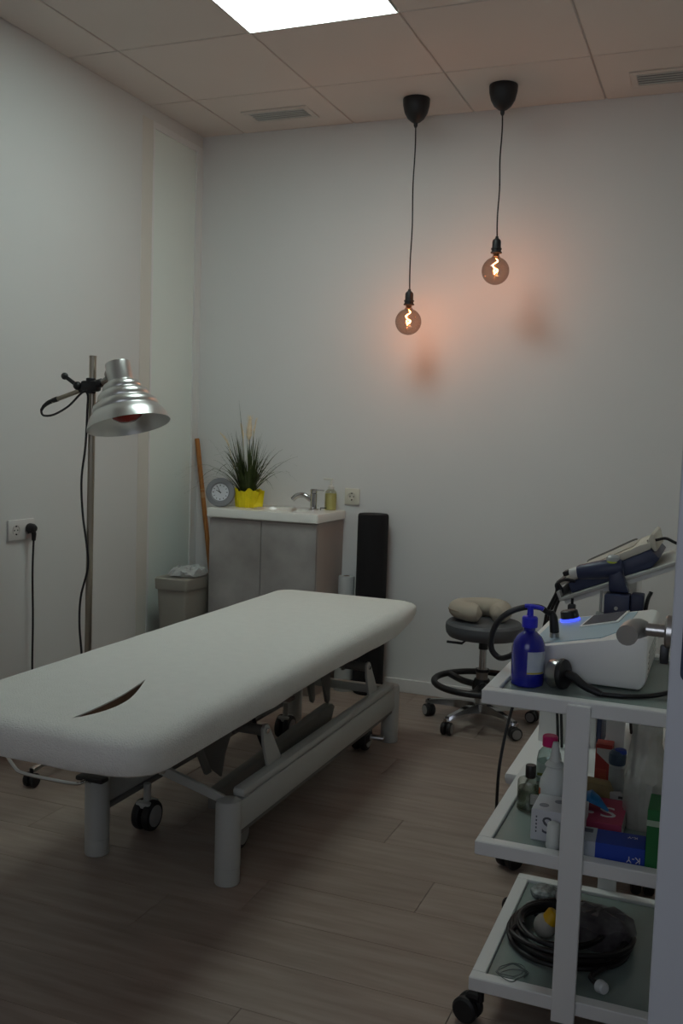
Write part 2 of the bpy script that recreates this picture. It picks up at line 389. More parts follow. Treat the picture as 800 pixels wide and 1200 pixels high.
# vanity -----------------------------------------------------------------
def vanity():
    x0, x1, yf, zt = .282, .858, -.345, .846
    t = thing('vanity_cabinet', 'grey concrete-look vanity cabinet with two doors under the washbasin', 'cabinet', ((x0+x1)/2, yf/2, 0))
    G().box((x0, yf+.018, .07), (x1, -.001, zt-.002), .001).box((x0+.01, yf+.05, 0), (x1-.01, -.02, .07)).build('body', CABSIDE, t, smooth=False)
    xm = (x0+x1)/2 - .004
    for a, b in ((x0, xm-.0015), (xm+.0015, x1-.001)):
        d = G().box((a, yf, .08), (b, yf+.017, zt-.006), .0015, seg=1).build('door', CONC, t, smooth=False)
    b0, b1, bf, z0, z1 = .27, .870, -.362, .846, .892
    w = thing('washbasin', 'white ceramic washbasin top with a small chrome mixer tap', 'washbasin', ((b0+b1)/2, bf/2, z0))
    # slab with an oval bowl let into it
    g = G(); bm = g.bm
    def rr(x0, x1, y0, y1, r, z, n=6):
        o = []
        for cx, cy, a in ((x1-r, y1-r, 0), (x0+r, y1-r, 90), (x0+r, y0+r, 180), (x1-r, y0+r, 270)):
            for i in range(n+1):
                A = radians(a+90*i/n); o.append(V((cx+r*cos(A), cy+r*sin(A), z)))
        return o
    outer = [rr(b0+.004, b1-.004, bf+.004, -.0005, .012, z0), rr(b0, b1, bf, -.0005, .012, z0+.004), rr(b0, b1, bf, -.0005, .012, z1-.007), rr(b0+.003, b1-.003, bf+.003, -.001, .012, z1-.001), rr(b0+.008, b1-.008, bf+.008, -.002, .012, z1)]
    g.loft(outer, True, False)
    cx, cy = .60, -.205; m = 28; N = len(outer[0])
    bowl = []
    for sc, z in ((1, z1), (.97, z1-.006), (.9, z1-.022), (.72, z1-.038), (.3, z1-.043)):
        bowl.append([V((cx+.15*sc*cos(2*pi*i/m), cy+.105*sc*sin(2*pi*i/m), z)) for i in range(m)])
    g.loft(bowl, False, True)
    bm.verts.ensure_lookup_table(); bm.edges.ensure_lookup_table()
    es = [e for e in bm.edges if e.is_boundary]
    bmesh.ops.triangle_fill(bm, use_beauty=True, edges=es)
    g.build('basin_top', CERAM, w)
    G().cyl((cx, cy, z1-.044), (cx, cy, z1-.040), .02, n=20).build('drain', CHROME, w)
    fx, fy = .745, -.13
    f = G().cyl((fx, fy, z1-.002), (fx, fy, z1+.008), .026, n=24, bev=.002).cyl((fx, fy, z1+.006), (fx, fy, z1+.085), .0165, n=24, bev=.003).build('mixer_tap', CHROME, w)
    G().tube([(fx-.015, fy, z1+.052), (fx-.05, fy-.005, z1+.072), (fx-.085, fy-.01, z1+.068), (fx-.108, fy-.013, z1+.048)], [.0135]*30, 14).build('spout', CHROME, f)
    G().cyl((fx, fy, z1+.083), (fx, fy, z1+.106), .016, .0175, n=20, bev=.003).box((fx+.005, fy-.008, z1+.096), (fx+.055, fy+.008, z1+.104), .003).build('lever', CHROME, f)
    G().cyl((fx+.026, fy, z1+.02), (fx+.026, fy, z1+.024), .001, n=6).tube([(fx+.03, fy+.02, z1), (fx+.03, fy+.02, z1+.012), (fx+.062, fy+.02, z1+.013)], .0025, 8, straight=True).build('drain_rod', BLACK, f)
    # clock
    c = V((.305, -.285, z1+.073)); k = thing('alarm_clock', 'round grey analogue clock standing on the washbasin edge', 'clock', (c.x, c.y, z1))
    n = V((.30, -.95, .06)).normalized(); u, _, _ = frame_of(n); u = V((0, 0, 1)).cross(n).normalized(); up = n.cross(u)
    G().lathe([(0, -.034), (.056, -.034), (.068, -.026), (.0725, -.012), (.0725, .004), (.069, .010), (.050, .0115), (.042, .006), (0, .006)], c, n, 48).build('case', mat('clock_grey', '85868a', .5, var=.03), k)
    G().lathe([(0, .0062), (.0425, .0062), (.0425, .0068), (0, .0068)], c, n, 40).build('dial', mat('clock_dial', 'd9dce0', .5, var=.01), k)
    g = G()
    for i in range(12):
        a = 2*pi*i/12; d = u*sin(a)+up*cos(a); q = u*cos(a)-up*sin(a); p0 = c+n*.0069
        w_ = .0014 if i % 3 else .002
        g.prism([p0+d*.031+q*w_, p0+d*.038+q*w_, p0+d*.038-q*w_, p0+d*.031-q*w_], n*.0004)
    g.build('hour_marks', LETTERB, k, smooth=False)
    for nm, ang, ln, wd in (('hour_hand', -38, .022, .0022), ('minute_hand', -27, .034, .0016)):
        if nm == 'hour_hand': ang = -62
        a = radians(ang); d = u*sin(a)+up*cos(a); q = u*cos(a)-up*sin(a); p0 = c+n*(.0075 if nm[0] == 'h' else .0083)
        G().prism([p0-d*.006+q*wd, p0+d*ln+q*wd*.6, p0+d*ln-q*wd*.6, p0-d*.006-q*wd], n*.0006).build(nm, LETTERB, k, smooth=False)
    # plant
    pc = V((.408, -.195, z1)); pl = thing('potted_grass', 'artificial green grass plant with beige plumes in a yellow wrapped pot', 'plant', pc)
    g = G(); rings = []; m = 64
    for z, r in ((0, .047), (.004, .049), (.04, .054), (.075, .060), (.088, .063)):
        ring = []
        for i in range(m):
            a = 2*pi*i/m; f = 1+.075*sin(9*a+z*30)+.04*sin(23*a); zz = z+(.007*sin(5*a)+.005*sin(11*a) if z > .07 else 0)
            ring.append(pc+V((r*f*cos(a)*1.08, r*f*sin(a), zz)))
        rings.append(ring)
    g.loft(rings, True, False)
    g.loft([[pc+V((.052*cos(2*pi*i/24), .050*sin(2*pi*i/24), .07)) for i in range(24)]], True, False) if False else None
    wr = g.build('paper_wrap', YELLOW, pl)
    G().prism([pc+V((.03, -.03, .004)), pc+V((.088, .0, .006)), pc+V((.092, .012, .085)), pc+V((.03, .02, .094))], V((-.004, .006, 0))).build('wrap_fold', YELLOW, wr, smooth=False)
    G().cyl(pc+V((0, 0, .01)), pc+V((0, 0, .07)), .044, .05, n=24).build('soil', mat('soil', '2a231a', .9, var=.2), pl)
    g = G(); rnd = random.Random(5)
    def blade(base, d, L, droop, w):
        P = []; d = d.normalized(); hd = V((d.x, d.y, 0)); n = 7
        for i in range(n+1):
            s = i/n; P.append(base + d*(L*s) + hd*(L*droop*.55*s*s) - V((0, 0, L*droop*s*s*s*.75)))
        for p in P: p.y = min(p.y, -.010)
        side = V((-d.y, d.x, 0)); side = side.normalized() if side.length > 1e-4 else V((1, 0, 0))
        L0 = []; R0 = []
        for i, p in enumerate(P):
            ww = w*(1-(i/n)**1.6)*.5+.0003
            L0.append(p+side*ww); R0.append(p-side*ww+V((0, 0, .0004)))
            L0[-1].y = min(L0[-1].y, -.004); R0[-1].y = min(R0[-1].y, -.004)
        vs = [(g.bm.verts.new(a), g.bm.verts.new(b)) for a, b in zip(L0, R0)]
        for (a, b), (c_, d_) in zip(vs, vs[1:]): g.bm.faces.new((a, b, d_, c_))
    for i in range(170):
        a = rnd.uniform(0, 2*pi); tl = abs(rnd.gauss(.26, .26)); r = .036*math.sqrt(rnd.random())
        d = V((sin(tl)*cos(a)-.07, sin(tl)*sin(a)*.7-.03, cos(tl)))
        L = rnd.uniform(.20, .37)
        dr = rnd.uniform(.25, 1.0)*min(1, tl*2.0)
        if sin(a) > .3: dr *= .5; L *= .85
        blade(pc+V((r*cos(a), r*sin(a), .065)), d, L, dr, rnd.uniform(.008, .0125))
    for (dx, dy, L, dr) in ((-.70, -.25, .40, .8), (-.62, -.3, .40, .85), (-.75, .05, .33, .8), (.42, .0, .28, .9), (.5, -.2, .24, 1.0), (-.10, .0, .52, .12), (-.1, -.05, .30, .2), (.2, 0, .33, .2), (-.35, .1, .33, .3), (.35, -.1, .30, .6)):
        blade(pc+V((dx*.04, dy*.04, .065)), V((dx, dy, 1)), L, dr, .010)
    b = g.build('grass_blades', LEAF, pl, smooth=False, kind='stuff')
    for (dx, dy, h, L, r) in ((.012, -.02, .335, .125, .021), (-.035, .01, .34, .08, .009), (-.105, -.01, .30, .07, .007), (.03, .0, .37, .08, .006)):
        base = pc+V((dx*.3, dy*.3, .065)); top = pc+V((dx, dy, h))
        gp = G().tube([base, (base+top)/2, top], .0013, 6).tube([top, top+V((dx*.12, 0, L*.4)), top+V((dx*.5, 0, L))], [.002, r*.45, r*.6, r*.6, r*.5, r*.3, .001], 10, sub=3)
        for k in range(70 if r > .015 else 30):
            q = rnd.random(); p = top+V((dx*.5*q*q, 0, L*q*.9)); a = rnd.uniform(0, 2*pi); w_ = r*(1.15-.6*abs(q-.35))
            e = p+V((w_*cos(a), w_*sin(a)*.8, L*.16)); e.y = min(e.y, -.006)
            gp.cyl(p, e, .0014, .0002, n=4)
        gp.build('plume', PLUME, pl)
    # soap
    sc = V((.810, -.065, z1)); s = thing('soap_dispenser', 'clear pump bottle of yellow liquid soap on the washbasin by the tap', 'soap bottle', sc)
    G().lathe([(0, .001), (.028, .001), (.030, .006), (.030, .082), (.026, .095), (.014, .106), (.0125, .112), (0, .112)], sc, n=28).build('bottle', glass_mat('soap_glass', 'e6e6da'), s)
    G().lathe([(0, .003), (.0285, .003), (.0285, .084), (0, .084)], sc, n=28).build('liquid_soap', mat('soap_yellow', 'ddd38c', .3, var=.03), s)
    G().lathe([(0, .104), (.0155, .104), (.0155, .120), (.007, .124), (.005, .150), (0, .150)], sc, n=20).box(sc+V((-.04, -.006, .15)), sc+V((.008, .006, .160)), .003).build('pump', mat('pump_white', 'd5d2c8', .4, var=.02), s)
vanity()

# stick, bin, roll, roller -------------------------------------------------
def corner_things():
    a, b = V((.19, -.032, .002)), V((.012, -.022, 1.225))
    t = thing('wooden_stick', 'brown wooden stick leaning in the corner behind the clock', 'stick', a)
    d = (b-a)
    G().cyl(a, b, .0125, n=14, bev=.003).build('shaft', WOOD, t)
    c = a+d*.755; G().cyl(c-d*.012, c+d*.012, .0132, n=14).cyl(c+d*.022, c+d*.026, .0131, n=14).build('tape_band', mat('tape_tan', 'b98f62', .5, var=.05), t)
    # bin
    x0, x1, y0, y1, h = .083, .264, -.525, -.255, .55
    t = thing('waste_bin', 'grey-beige plastic lidded bin standing left of the vanity cabinet', 'bin', ((x0+x1)/2, (y0+y1)/2, 0))
    def rect(i, z, r=.014):
        o = []
        for cx, cy, a in ((x1-i-r, y1-i-r, 0), (x0+i+r, y1-i-r, 90), (x0+i+r, y0+i+r, 180), (x1-i-r, y0+i+r, 270)):
            for k in range(4):
                A = radians(a+30*k); o.append(V((cx+r*cos(A), cy+r*sin(A), z)))
        return o
    G().loft([rect(.032, 0), rect(.030, .004), rect(.008, h-.05)]).build('bin_body', GREY, t)
    G().loft([rect(.001, h-.058), rect(0, h-.055), rect(-.002, h-.006), rect(.003, h), rect(.02, h+.002)]).build('bin_lid', GREY, t)
    # crumpled bag on the lid
    g = G(); rnd = random.Random(3); m = 26; rings = []
    for j, (r, z) in enumerate(((.075, .003), (.088, .010), (.080, .026), (.066, .036), (.05, .030), (.02, .034))):
        rings.append([V((.20+r*1.05*cos(2*pi*i/m)*(1+.16*rnd.uniform(-1, 1)), -.395+r*1.35*sin(2*pi*i/m)*(1+.14*rnd.uniform(-1, 1)), h+.003+z+(rnd.uniform(-.008, .014) if j else 0))) for i in range(m)])
    for r_ in rings:
        for v_ in r_: v_.x = min(v_.x, .272)
    g.loft(rings)
    tag(g.build('plastic_bag', mat('bag_white', 'c9ccca', .3, var=.25, vscale=50, alpha=.75), None, (.19, -.395, h), smooth=False), 'crumpled translucent plastic bag lying on the grey bin lid', 'bag')
    # upright paper roll
    c = V((.925, -.105, 0)); t = thing('paper_roll', 'slim pale grey upright roll standing between vanity and black foam roller', 'paper roll', c)
    PR = mat('roll_paper', 'b9bbba', .7, var=.03)
    G().lathe([(.0, .0), (.046, .0), (.047, .004), (.047, .052), (0, .052)], c, n=32).build('base', PR, t)
    G().lathe([(.0, .052), (.0455, .052), (.0455, .058), (0, .058)], c, n=32).build('dark_band', BLACK, t)
    G().lathe([(0, .058), (.0470, .058), (.0470, .17), (.0405, .175), (.040, .57), (.0385, .574), (.016, .574), (.016, .50), (0, .5)], c, n=32).build('paper', PR, t)
    G().lathe([(.0160, .45), (.0160, .5745), (.0145, .5745), (.0145, .45)], c, n=24).build('core', LINING, t)
    c = V((1.050, -.092, 0))
    t = thing('foam_roller', 'tall black foam roller standing upright against the back wall', 'foam roller', c)
    G().lathe([(0, .001), (.07, .001), (.0755, .008), (.0755, .875), (.0735, .886), (.069, .890), (0, .890)], c, n=40).build('roller', BLACKF, t)
corner_things()

# infrared lamp --------------------------------------------------------------
def ir_lamp():
    px, py = .425, -1.515
    t = thing('infrared_lamp', 'infrared therapy lamp with ribbed aluminium shade on a tall stand', 'floor lamp', (px, py, 0))
    top = V((.436, py, 1.53))
    G().cyl((px, py, .05), top, .0128, n=18).cyl(top-V((0, 0, .004)), top+V((0, 0, .003)), .0135, n=18).build('pole', POLE, t)
    G().lathe([(0, .045), (.03, .045), (.033, .06), (.024, .085), (.0135, .11), (0, .11)], (px, py, 0), n=20).build('hub', BLACK, t)
    for i in range(5):
        a = radians(-89+72*i); d = V((cos(a), sin(a), 0)); L = .32
        e = V((px, py, .0))+d*L
        leg = G().tube([V((px, py, .068)), V((px, py, .066))+d*.16, e+V((0, 0, .058))], [.011]*9, 10, sub=3).build('leg', STEEL, t)
        cst = G().cyl(e+V((0, 0, .045)), e+V((0, 0, .066)), .007, n=10).build('caster', BLACK, t)
        q = V((-d.y, d.x, 0))
        for s in (-1, 1):
            G().cyl(e+q*(s*.006)+V((0, 0, .0255)), e+q*(s*.022)+V((0, 0, .0255)), .025, n=20, bev=.004).build('wheel', RUBBER, cst)
    # clamp and arm
    A = V((.262, py-.012, 1.363)); B = V((.515, py-.012+.0, 1.444)); ad = (B-A).normalized()
    arm = G().cyl(A, B, .0085, n=14).build('arm', POLE, t)
    cl = V((.434, py-.008, 1.421))
    c = G().box(cl-V((.036, .018, .020)), cl+V((.036, .018, .020)), .009).cyl(cl-V((.05, 0, .012)), cl+V((.052, 0, .014)), .0165, n=16, bev=.003).cyl(cl-V((0, .0, .028)), cl+V((0, 0, .03)), .018, n=16, bev=.003).build('clamp', BLACK, t)
    k0 = cl+V((-.05, -.014, .0)); k1 = V((.325, py-.02, 1.456))
    G().cyl(k0, k1, .0075, n=12).sph(k1, .0135, 16).sph(k0, .016, 14).build('clamp_knob', BLACK, c)
    # cable from the arm end
    G().tube([A+ad*.01, A-ad*.02, A-ad*.045+V((0, 0, -.012)), (.212, py-.012, 1.328), (.222, py-.012, 1.308), (.27, py-.012, 1.312), (.34, py-.016, 1.345), (.405, py-.022, 1.395), (.43, py-.022, 1.39), (.428, py-.02, 1.33), (.42, py-.018, 1.2), (.402, py-.016, 1.07), (.41, py-.016, .94), (.433, py-.02, .82), (.437, py-.02, .74), (.405, py-.016, .63), (.40, py-.016, .52), (.415, py-.018, .36), (.40, py-.02, .14)], .0042, 8).build('cord', BLACK, t)
    G().tube([A+ad*.028, A-ad*.012, A-ad*.04+V((0, 0, -.008)), (.213, py-.012, 1.327)], [.0098, .0098, .009, .0085, .008, .0072, .0068, .006, .0055], 10, sub=3).build('strain_relief', RUBBER, t)
    # shade
    d = V((.285, -.10, -.95)).normalized(); T = V((.553, py-.012, 1.508))
    pr = [(0, 0), (.040, 0), (.0455, .003), (.0465, .008), (.0465, .072)]
    pr += [(.056, .077), (.065, .083), (.0705, .092), (.072, .100), (.0705, .106), (.0715, .108), (.082, .112), (.0905, .120), (.095, .130), (.0955, .138), (.0940, .143), (.095, .145), (.106, .149), (.1145, .157), (.119, .167), (.1195, .175), (.118, .180), (.119, .182), (.131, .194), (.141, .210), (.1475, .228), (.150, .236), (.151, .239)]
    inner = [(.149, .239), (.1455, .228), (.139, .211), (.129, .196), (.116, .181), (.105, .160), (.088, .135), (.065, .105), (.045, .08), (0, .078)]
    sh = G().lathe(pr+inner, T, d, 64).build('shade', ALU, t)
    IRB = mat('infrared_bulb_red', '8c1f1a', .25, var=.1, vscale=12)
    G().lathe([(0, .08), (.02, .08), (.022, .11), (.04, .14), (.058, .175), (.060, .19), (.052, .208), (.03, .222), (0, .226)], T, d, 32).build('bulb', IRB, sh)
    u, w_, _ = frame_of(d)
    C2 = T+d*.045+V((-.046, 0, .0)); G().cyl(B-ad*.04, C2+V((.012, 0, 0)), .0075, n=12).cyl(C2+V((-.012, 0, 0)), C2+V((.006, 0, 0)), .016, n=16, bev=.003).build('swivel_joint', STEEL, arm)
ir_lamp()

# massage table -----------------------------------------------------------------
BX0, BX1, BY0, BY1 = .858, 1.497, -2.80, -.735
def rrect(x0, x1, y0, y1, rs, z, n=8, wob=0):
    o = []
    for (cx, cy, a, r) in ((x1, y1, 0, rs[0]), (x0, y1, 90, rs[1]), (x0, y0, 180, rs[2]), (x1, y0, 270, rs[3])):
        sx = -1 if a in (0, 270) else 1; sy = -1 if a in (0, 90) else 1
        for i in range(n+1):
            A = radians(a+90*i/n); o.append(V((cx+sx*r+r*cos(A), cy+sy*r+r*sin(A), z)))
    # subdivide long sides
    P = []; m = len(o)
    for i in range(m):
        p, q = o[i], o[(i+1) % m]; P.append(p); k = int((q-p).length/.05)
        for j in range(1, k): P.append(p.lerp(q, j/k))
    return P
def massage_table():
    t = thing('massage_table', 'long height-adjustable massage table under a white terry cover', 'massage table', (1.177, -1.6, 0))
    R = (.06, .07, .10, .10)
    g = G(); rings = []
    for ins, z in ((.035, .499), (.014, .497), (.006, .503), (.0, .520), (-.004, .548), (.0, .572), (.010, .587), (.026, .596), (.05, .600)):
        rr = rrect(BX0+ins, BX1-ins, BY0+ins, BY1-ins, [r*(1 if ins < .02 else .9) for r in R], z)
        for p in rr:
            nz = noise.noise(V((p.x*9, p.y*9, z*12)))
            nb = noise.noise(V((p.x*3.1, p.y*3.1, 5.0)))
            if z < .51: p.z += nz*.007+nb*.008
            lift = max(0, min(1, (p.y+.98)/.2))*max(0, (.6-z)/.1)*.036      # the cover hangs less at the foot corner
            lift += max(0, min(1, (-2.66-p.y)/.12))*max(0, (.6-z)/.1)*.012
            p.z += lift
            dx, dy = (p.x-1.177), (p.y+1.785); p.x += .004*nz*(1 if dx > 0 else -1)
        rings.append(rr)
    n0 = min(len(r) for r in rings); rings = [r for r in rings]
    # equalise counts by resampling along the arc
    def resample(r, n):
        L = [0]; m = len(r)
        for i in range(m): L.append(L[-1]+(r[(i+1) % m]-r[i]).length)
        o = []; j = 0
        for k in range(n):
            s = L[-1]*k/n
            while L[j+1] < s: j += 1
            f = (s-L[j])/max(L[j+1]-L[j], 1e-9); o.append(r[j].lerp(r[(j+1) % m], f))
        return o
    rings = [resample(r, 150) for r in rings]
    g.loft(rings, True, False)
    # crescent face slot
    a, b = V((1.266, -2.712, .600)), V((1.220, -2.335, .600))
    ax = (b-a); side = V((1, .1, 0)).normalized(); lens = []; m = 18
    for i in range(m+1):
        s = i/m; lens.append(a+ax*s+side*(.070*(sin(pi*s)**.85)*(1-.62*s) if 0 < s < 1 else 0))
    for i in range(m-1, 0, -1):
        s = i/m; lens.append(a+ax*s+side*(.014*sin(pi*s)))
    g.loft([lens, [p+V((0, 0, -.002)) for p in lens], [p+V((0, 0, -.004)) for p in lens]], False, False)
    bm = g.bm; bmesh.ops.remove_doubles(bm, verts=bm.verts, dist=1e-6)
    es = [e for e in bm.edges if e.is_boundary and all(abs(v.co.z-.6) < .0015 for v in e.verts)]
    bmesh.ops.triangle_fill(bm, use_beauty=True, edges=es)
    cov = g.build('terry_cover', TERRY, t)
    g = G(); g.loft([[p+V((0, 0, -.0035)) for p in lens], [p+V((0, 0, -.07)) for p in lens]], False, True); g.build('face_hole_lining', LINING, t)
    # base frame
    LX = (.954, 1.395); LY = (-2.175, -.765)
    for x in LX:
        for y in LY:
            G().lathe([(0, 0), (.034, 0), (.036, .003), (.036, .05)], (x, y, 0), n=28).lathe([(.0365, .051), (.0365, .228), (.033, .240), (.02, .244), (0, .245)], (x, y, 0), n=28).build('leg', FRAME, t)
    for x in LX:
        s = 1 if x > 1.2 else -1
        r = G().box((x-.012, LY[0]+.02, .142), (x+.026 if s > 0 else x+.012, LY[1]-.02, .232), .008) if s > 0 else G().box((x-.026, LY[0]+.02, .142), (x+.012, LY[1]-.02, .232), .008)
        o = r.build('side_rail', FRAME, t)
        xx = (x-.012, x+.0285) if s > 0 else (x-.0285, x+.012)
        G().box((xx[0], LY[0]+.04, .234), (xx[1], LY[1]-.04, .262), .010).build('rail_cap', FRAME, o)
        G().box((x-.02, LY[0]+.03, .128), (x+.02, LY[1]-.03, .142), .003).build('rail_lip', FRAMED, o)
    G().box((LX[0]+.03, LY[1]-.014, .195), (LX[1]-.03, LY[1]+.014, .232), .004).build('cross_member', FRAME, t)
    br = G().prism([(1.378, LY[0], .222), (1.378, LY[0], .246), (1.18, LY[0], .302), (1.16, LY[0], .300), (1.162, LY[0], .276)], (0, .016, 0), .003).build('foot_brace', FRAME, t)
    G().cyl((1.178, LY[0]-.004, .289), (1.178, LY[0]+.02, .289), .010, n=14, bev=.002).build('bolt', CHROME, br)
    G().box((LX[0]-.045, LY[0]-.05, .232), (LX[0]+.05, LY[0]-.012, .247), .006).build('bumper', RUBBER, t)
    # lugs + torsion tubes + lifting arms
    for y in (-1.95, -1.055):
        for x in LX:
            o = V((x, 0, 0)); xx = x-.006
            lug = G().prism([(xx, y+.02, .25), (xx, y+.12, .25), (xx, y+.018, .388), (xx, y+.008, .396), (xx, y-.012, .396), (xx, y-.022, .386), (xx, y-.016, .34)], (.010, 0, 0), .002).build('lug', FRAME, t)
            G().cyl((xx-.004, y, .376), (xx+.016, y, .376), .009, n=14, bev=.002).build('bolt', CHROME, lug)
        G().cyl((LX[0], y, .376), (LX[1]-.008, y, .376), .017, n=16).build('torsion_tube', FRAMED, t)
        for x in (1.06, 1.29):
            G().prism([(x, y-.02, .356), (x, y+.02, .356), (x, y+.315, .462), (x, y+.315, .490), (x, y+.27, .490), (x, y-.02, .396)], (.012, 0, 0), .003).build('lifting_arm', FRAMED, t)
    uf = G()
    for x in (.96, 1.37): uf.box((x-.018, -2.62, .462), (x+.018, -.86, .492), .003)
    for y in (-2.6, -1.7, -.88): uf.box((.96, y-.018, .464), (1.37, y+.018, .490), .003)
    uf.build('upper_frame', FRAMED, t)
    G().box((.93, -2.70, .488), (1.425, -.80, .4985), .002).build('base_board', mat('board_dark', '4a463f', .7, var=.05), t)
    HP = mat('plate_grey', '7d7b75', .5, var=.04)
    G().prism([(1.194, -1.13, .490), (1.194, -.975, .490), (1.194, -.968, .20), (1.194, -.985, .19), (1.194, -1.002, .20)], (.012, 0, 0), .002).build('hanger_plate', HP, t)
    G().prism([(1.194, -1.27, .490), (1.194, -1.15, .490), (1.194, -1.125, .24), (1.194, -1.14, .23), (1.194, -1.155, .24)], (.012, 0, 0), .002).build('hanger_plate', HP, t)
    G().prism([(1.185, -1.92, .085), (1.185, -1.92, .150), (1.185, -.985, .192), (1.185, -.955, .175), (1.185, -.985, .125)], (.038, 0, 0), .005).build('lower_beam', HP, t)
    G().cyl((1.26, -1.62, .115), (1.26, -1.05, .100), .030, n=20, bev=.004).build('motor', mat('motor_grey', '6a6862', .5, var=.05), t)
    G().cyl((1.26, -1.06, .10), (1.26, -.90, .11), .014, n=16).build('piston', STEEL, t)
    G().prism([(1.25, -2.14, .490), (1.25, -2.10, .37), (1.25, -2.065, .285), (1.25, -1.965, .215), (1.25, -1.945, .28), (1.25, -1.80, .490)], (.008, 0, 0), .002).build('side_plate', FRAMED, t)
    G().prism([(1.262, -2.215, .470), (1.262, -2.185, .470), (1.262, -2.055, .262), (1.262, -2.085, .262)], (.012, 0, 0), .002).build('strut', FRAMED, t)
    G().tube([(1.30, -1.86, .40), (1.31, -1.8, .28), (1.315, -1.72, .2), (1.31, -1.6, .17), (1.28, -1.5, .145)], .006, 8).build('cable', BLACK, t)
    # chrome foot bar
    G().tube([(.955, -2.17, .20), (.95, -2.222, .236), (.92, -2.25, .232), (.745, -2.245, .231), (.69, -2.225, .235), (.61, -2.17, .252), (.585, -2.1, .252), (.585, -1.9, .250), (.585, -.86, .25), (.62, -.78, .245), (.93, -.765, .22)], .0055, 10, sub=5).build('foot_bar', CHROME, t)
    # casters
    for (x, y, s) in ((.992, -1.965, 1), (1.303, -1.96, 1), (.992, -.93, 1), (1.33, -.92, 1)):
        c = G().cyl((x, y, .09), (x, y, .15), .012, n=14).box((x-.026, y-.03, .075), (x+.026, y+.03, .096), .006).build('caster', FRAME, t)
        for q in (-1, 1):
            w_ = G().lathe([(.030, 0), (.046, .002), (.0485, .008), (.0485, .018), (.046, .024), (.030, .026)], (x+.005*q+(0 if q > 0 else -.026), y, .0487), (1, 0, 0), 28).build('wheel', RUBBER, c)
        G().lathe([(0, .0), (.034, 0), (.034, .002), (0, .004)], (x+.031, y, .0487), (1, 0, 0), 24).build('hub_cap', mat('hub_grey', '9b9a98', .5, var=.04), c)
    p = G().box((1.325, -1.03, .055), (1.385, -.945, .092), .006).build('foot_pedal', RUBBER, t)
    G().cyl((1.385, -.975, .075), (1.442, -.965, .073), .012, n=14, bev=.002).cyl((1.35, -.97, .07), (1.35, -.93, .16), .008, n=10).build('pedal_lever', STEEL, p)
massage_table()

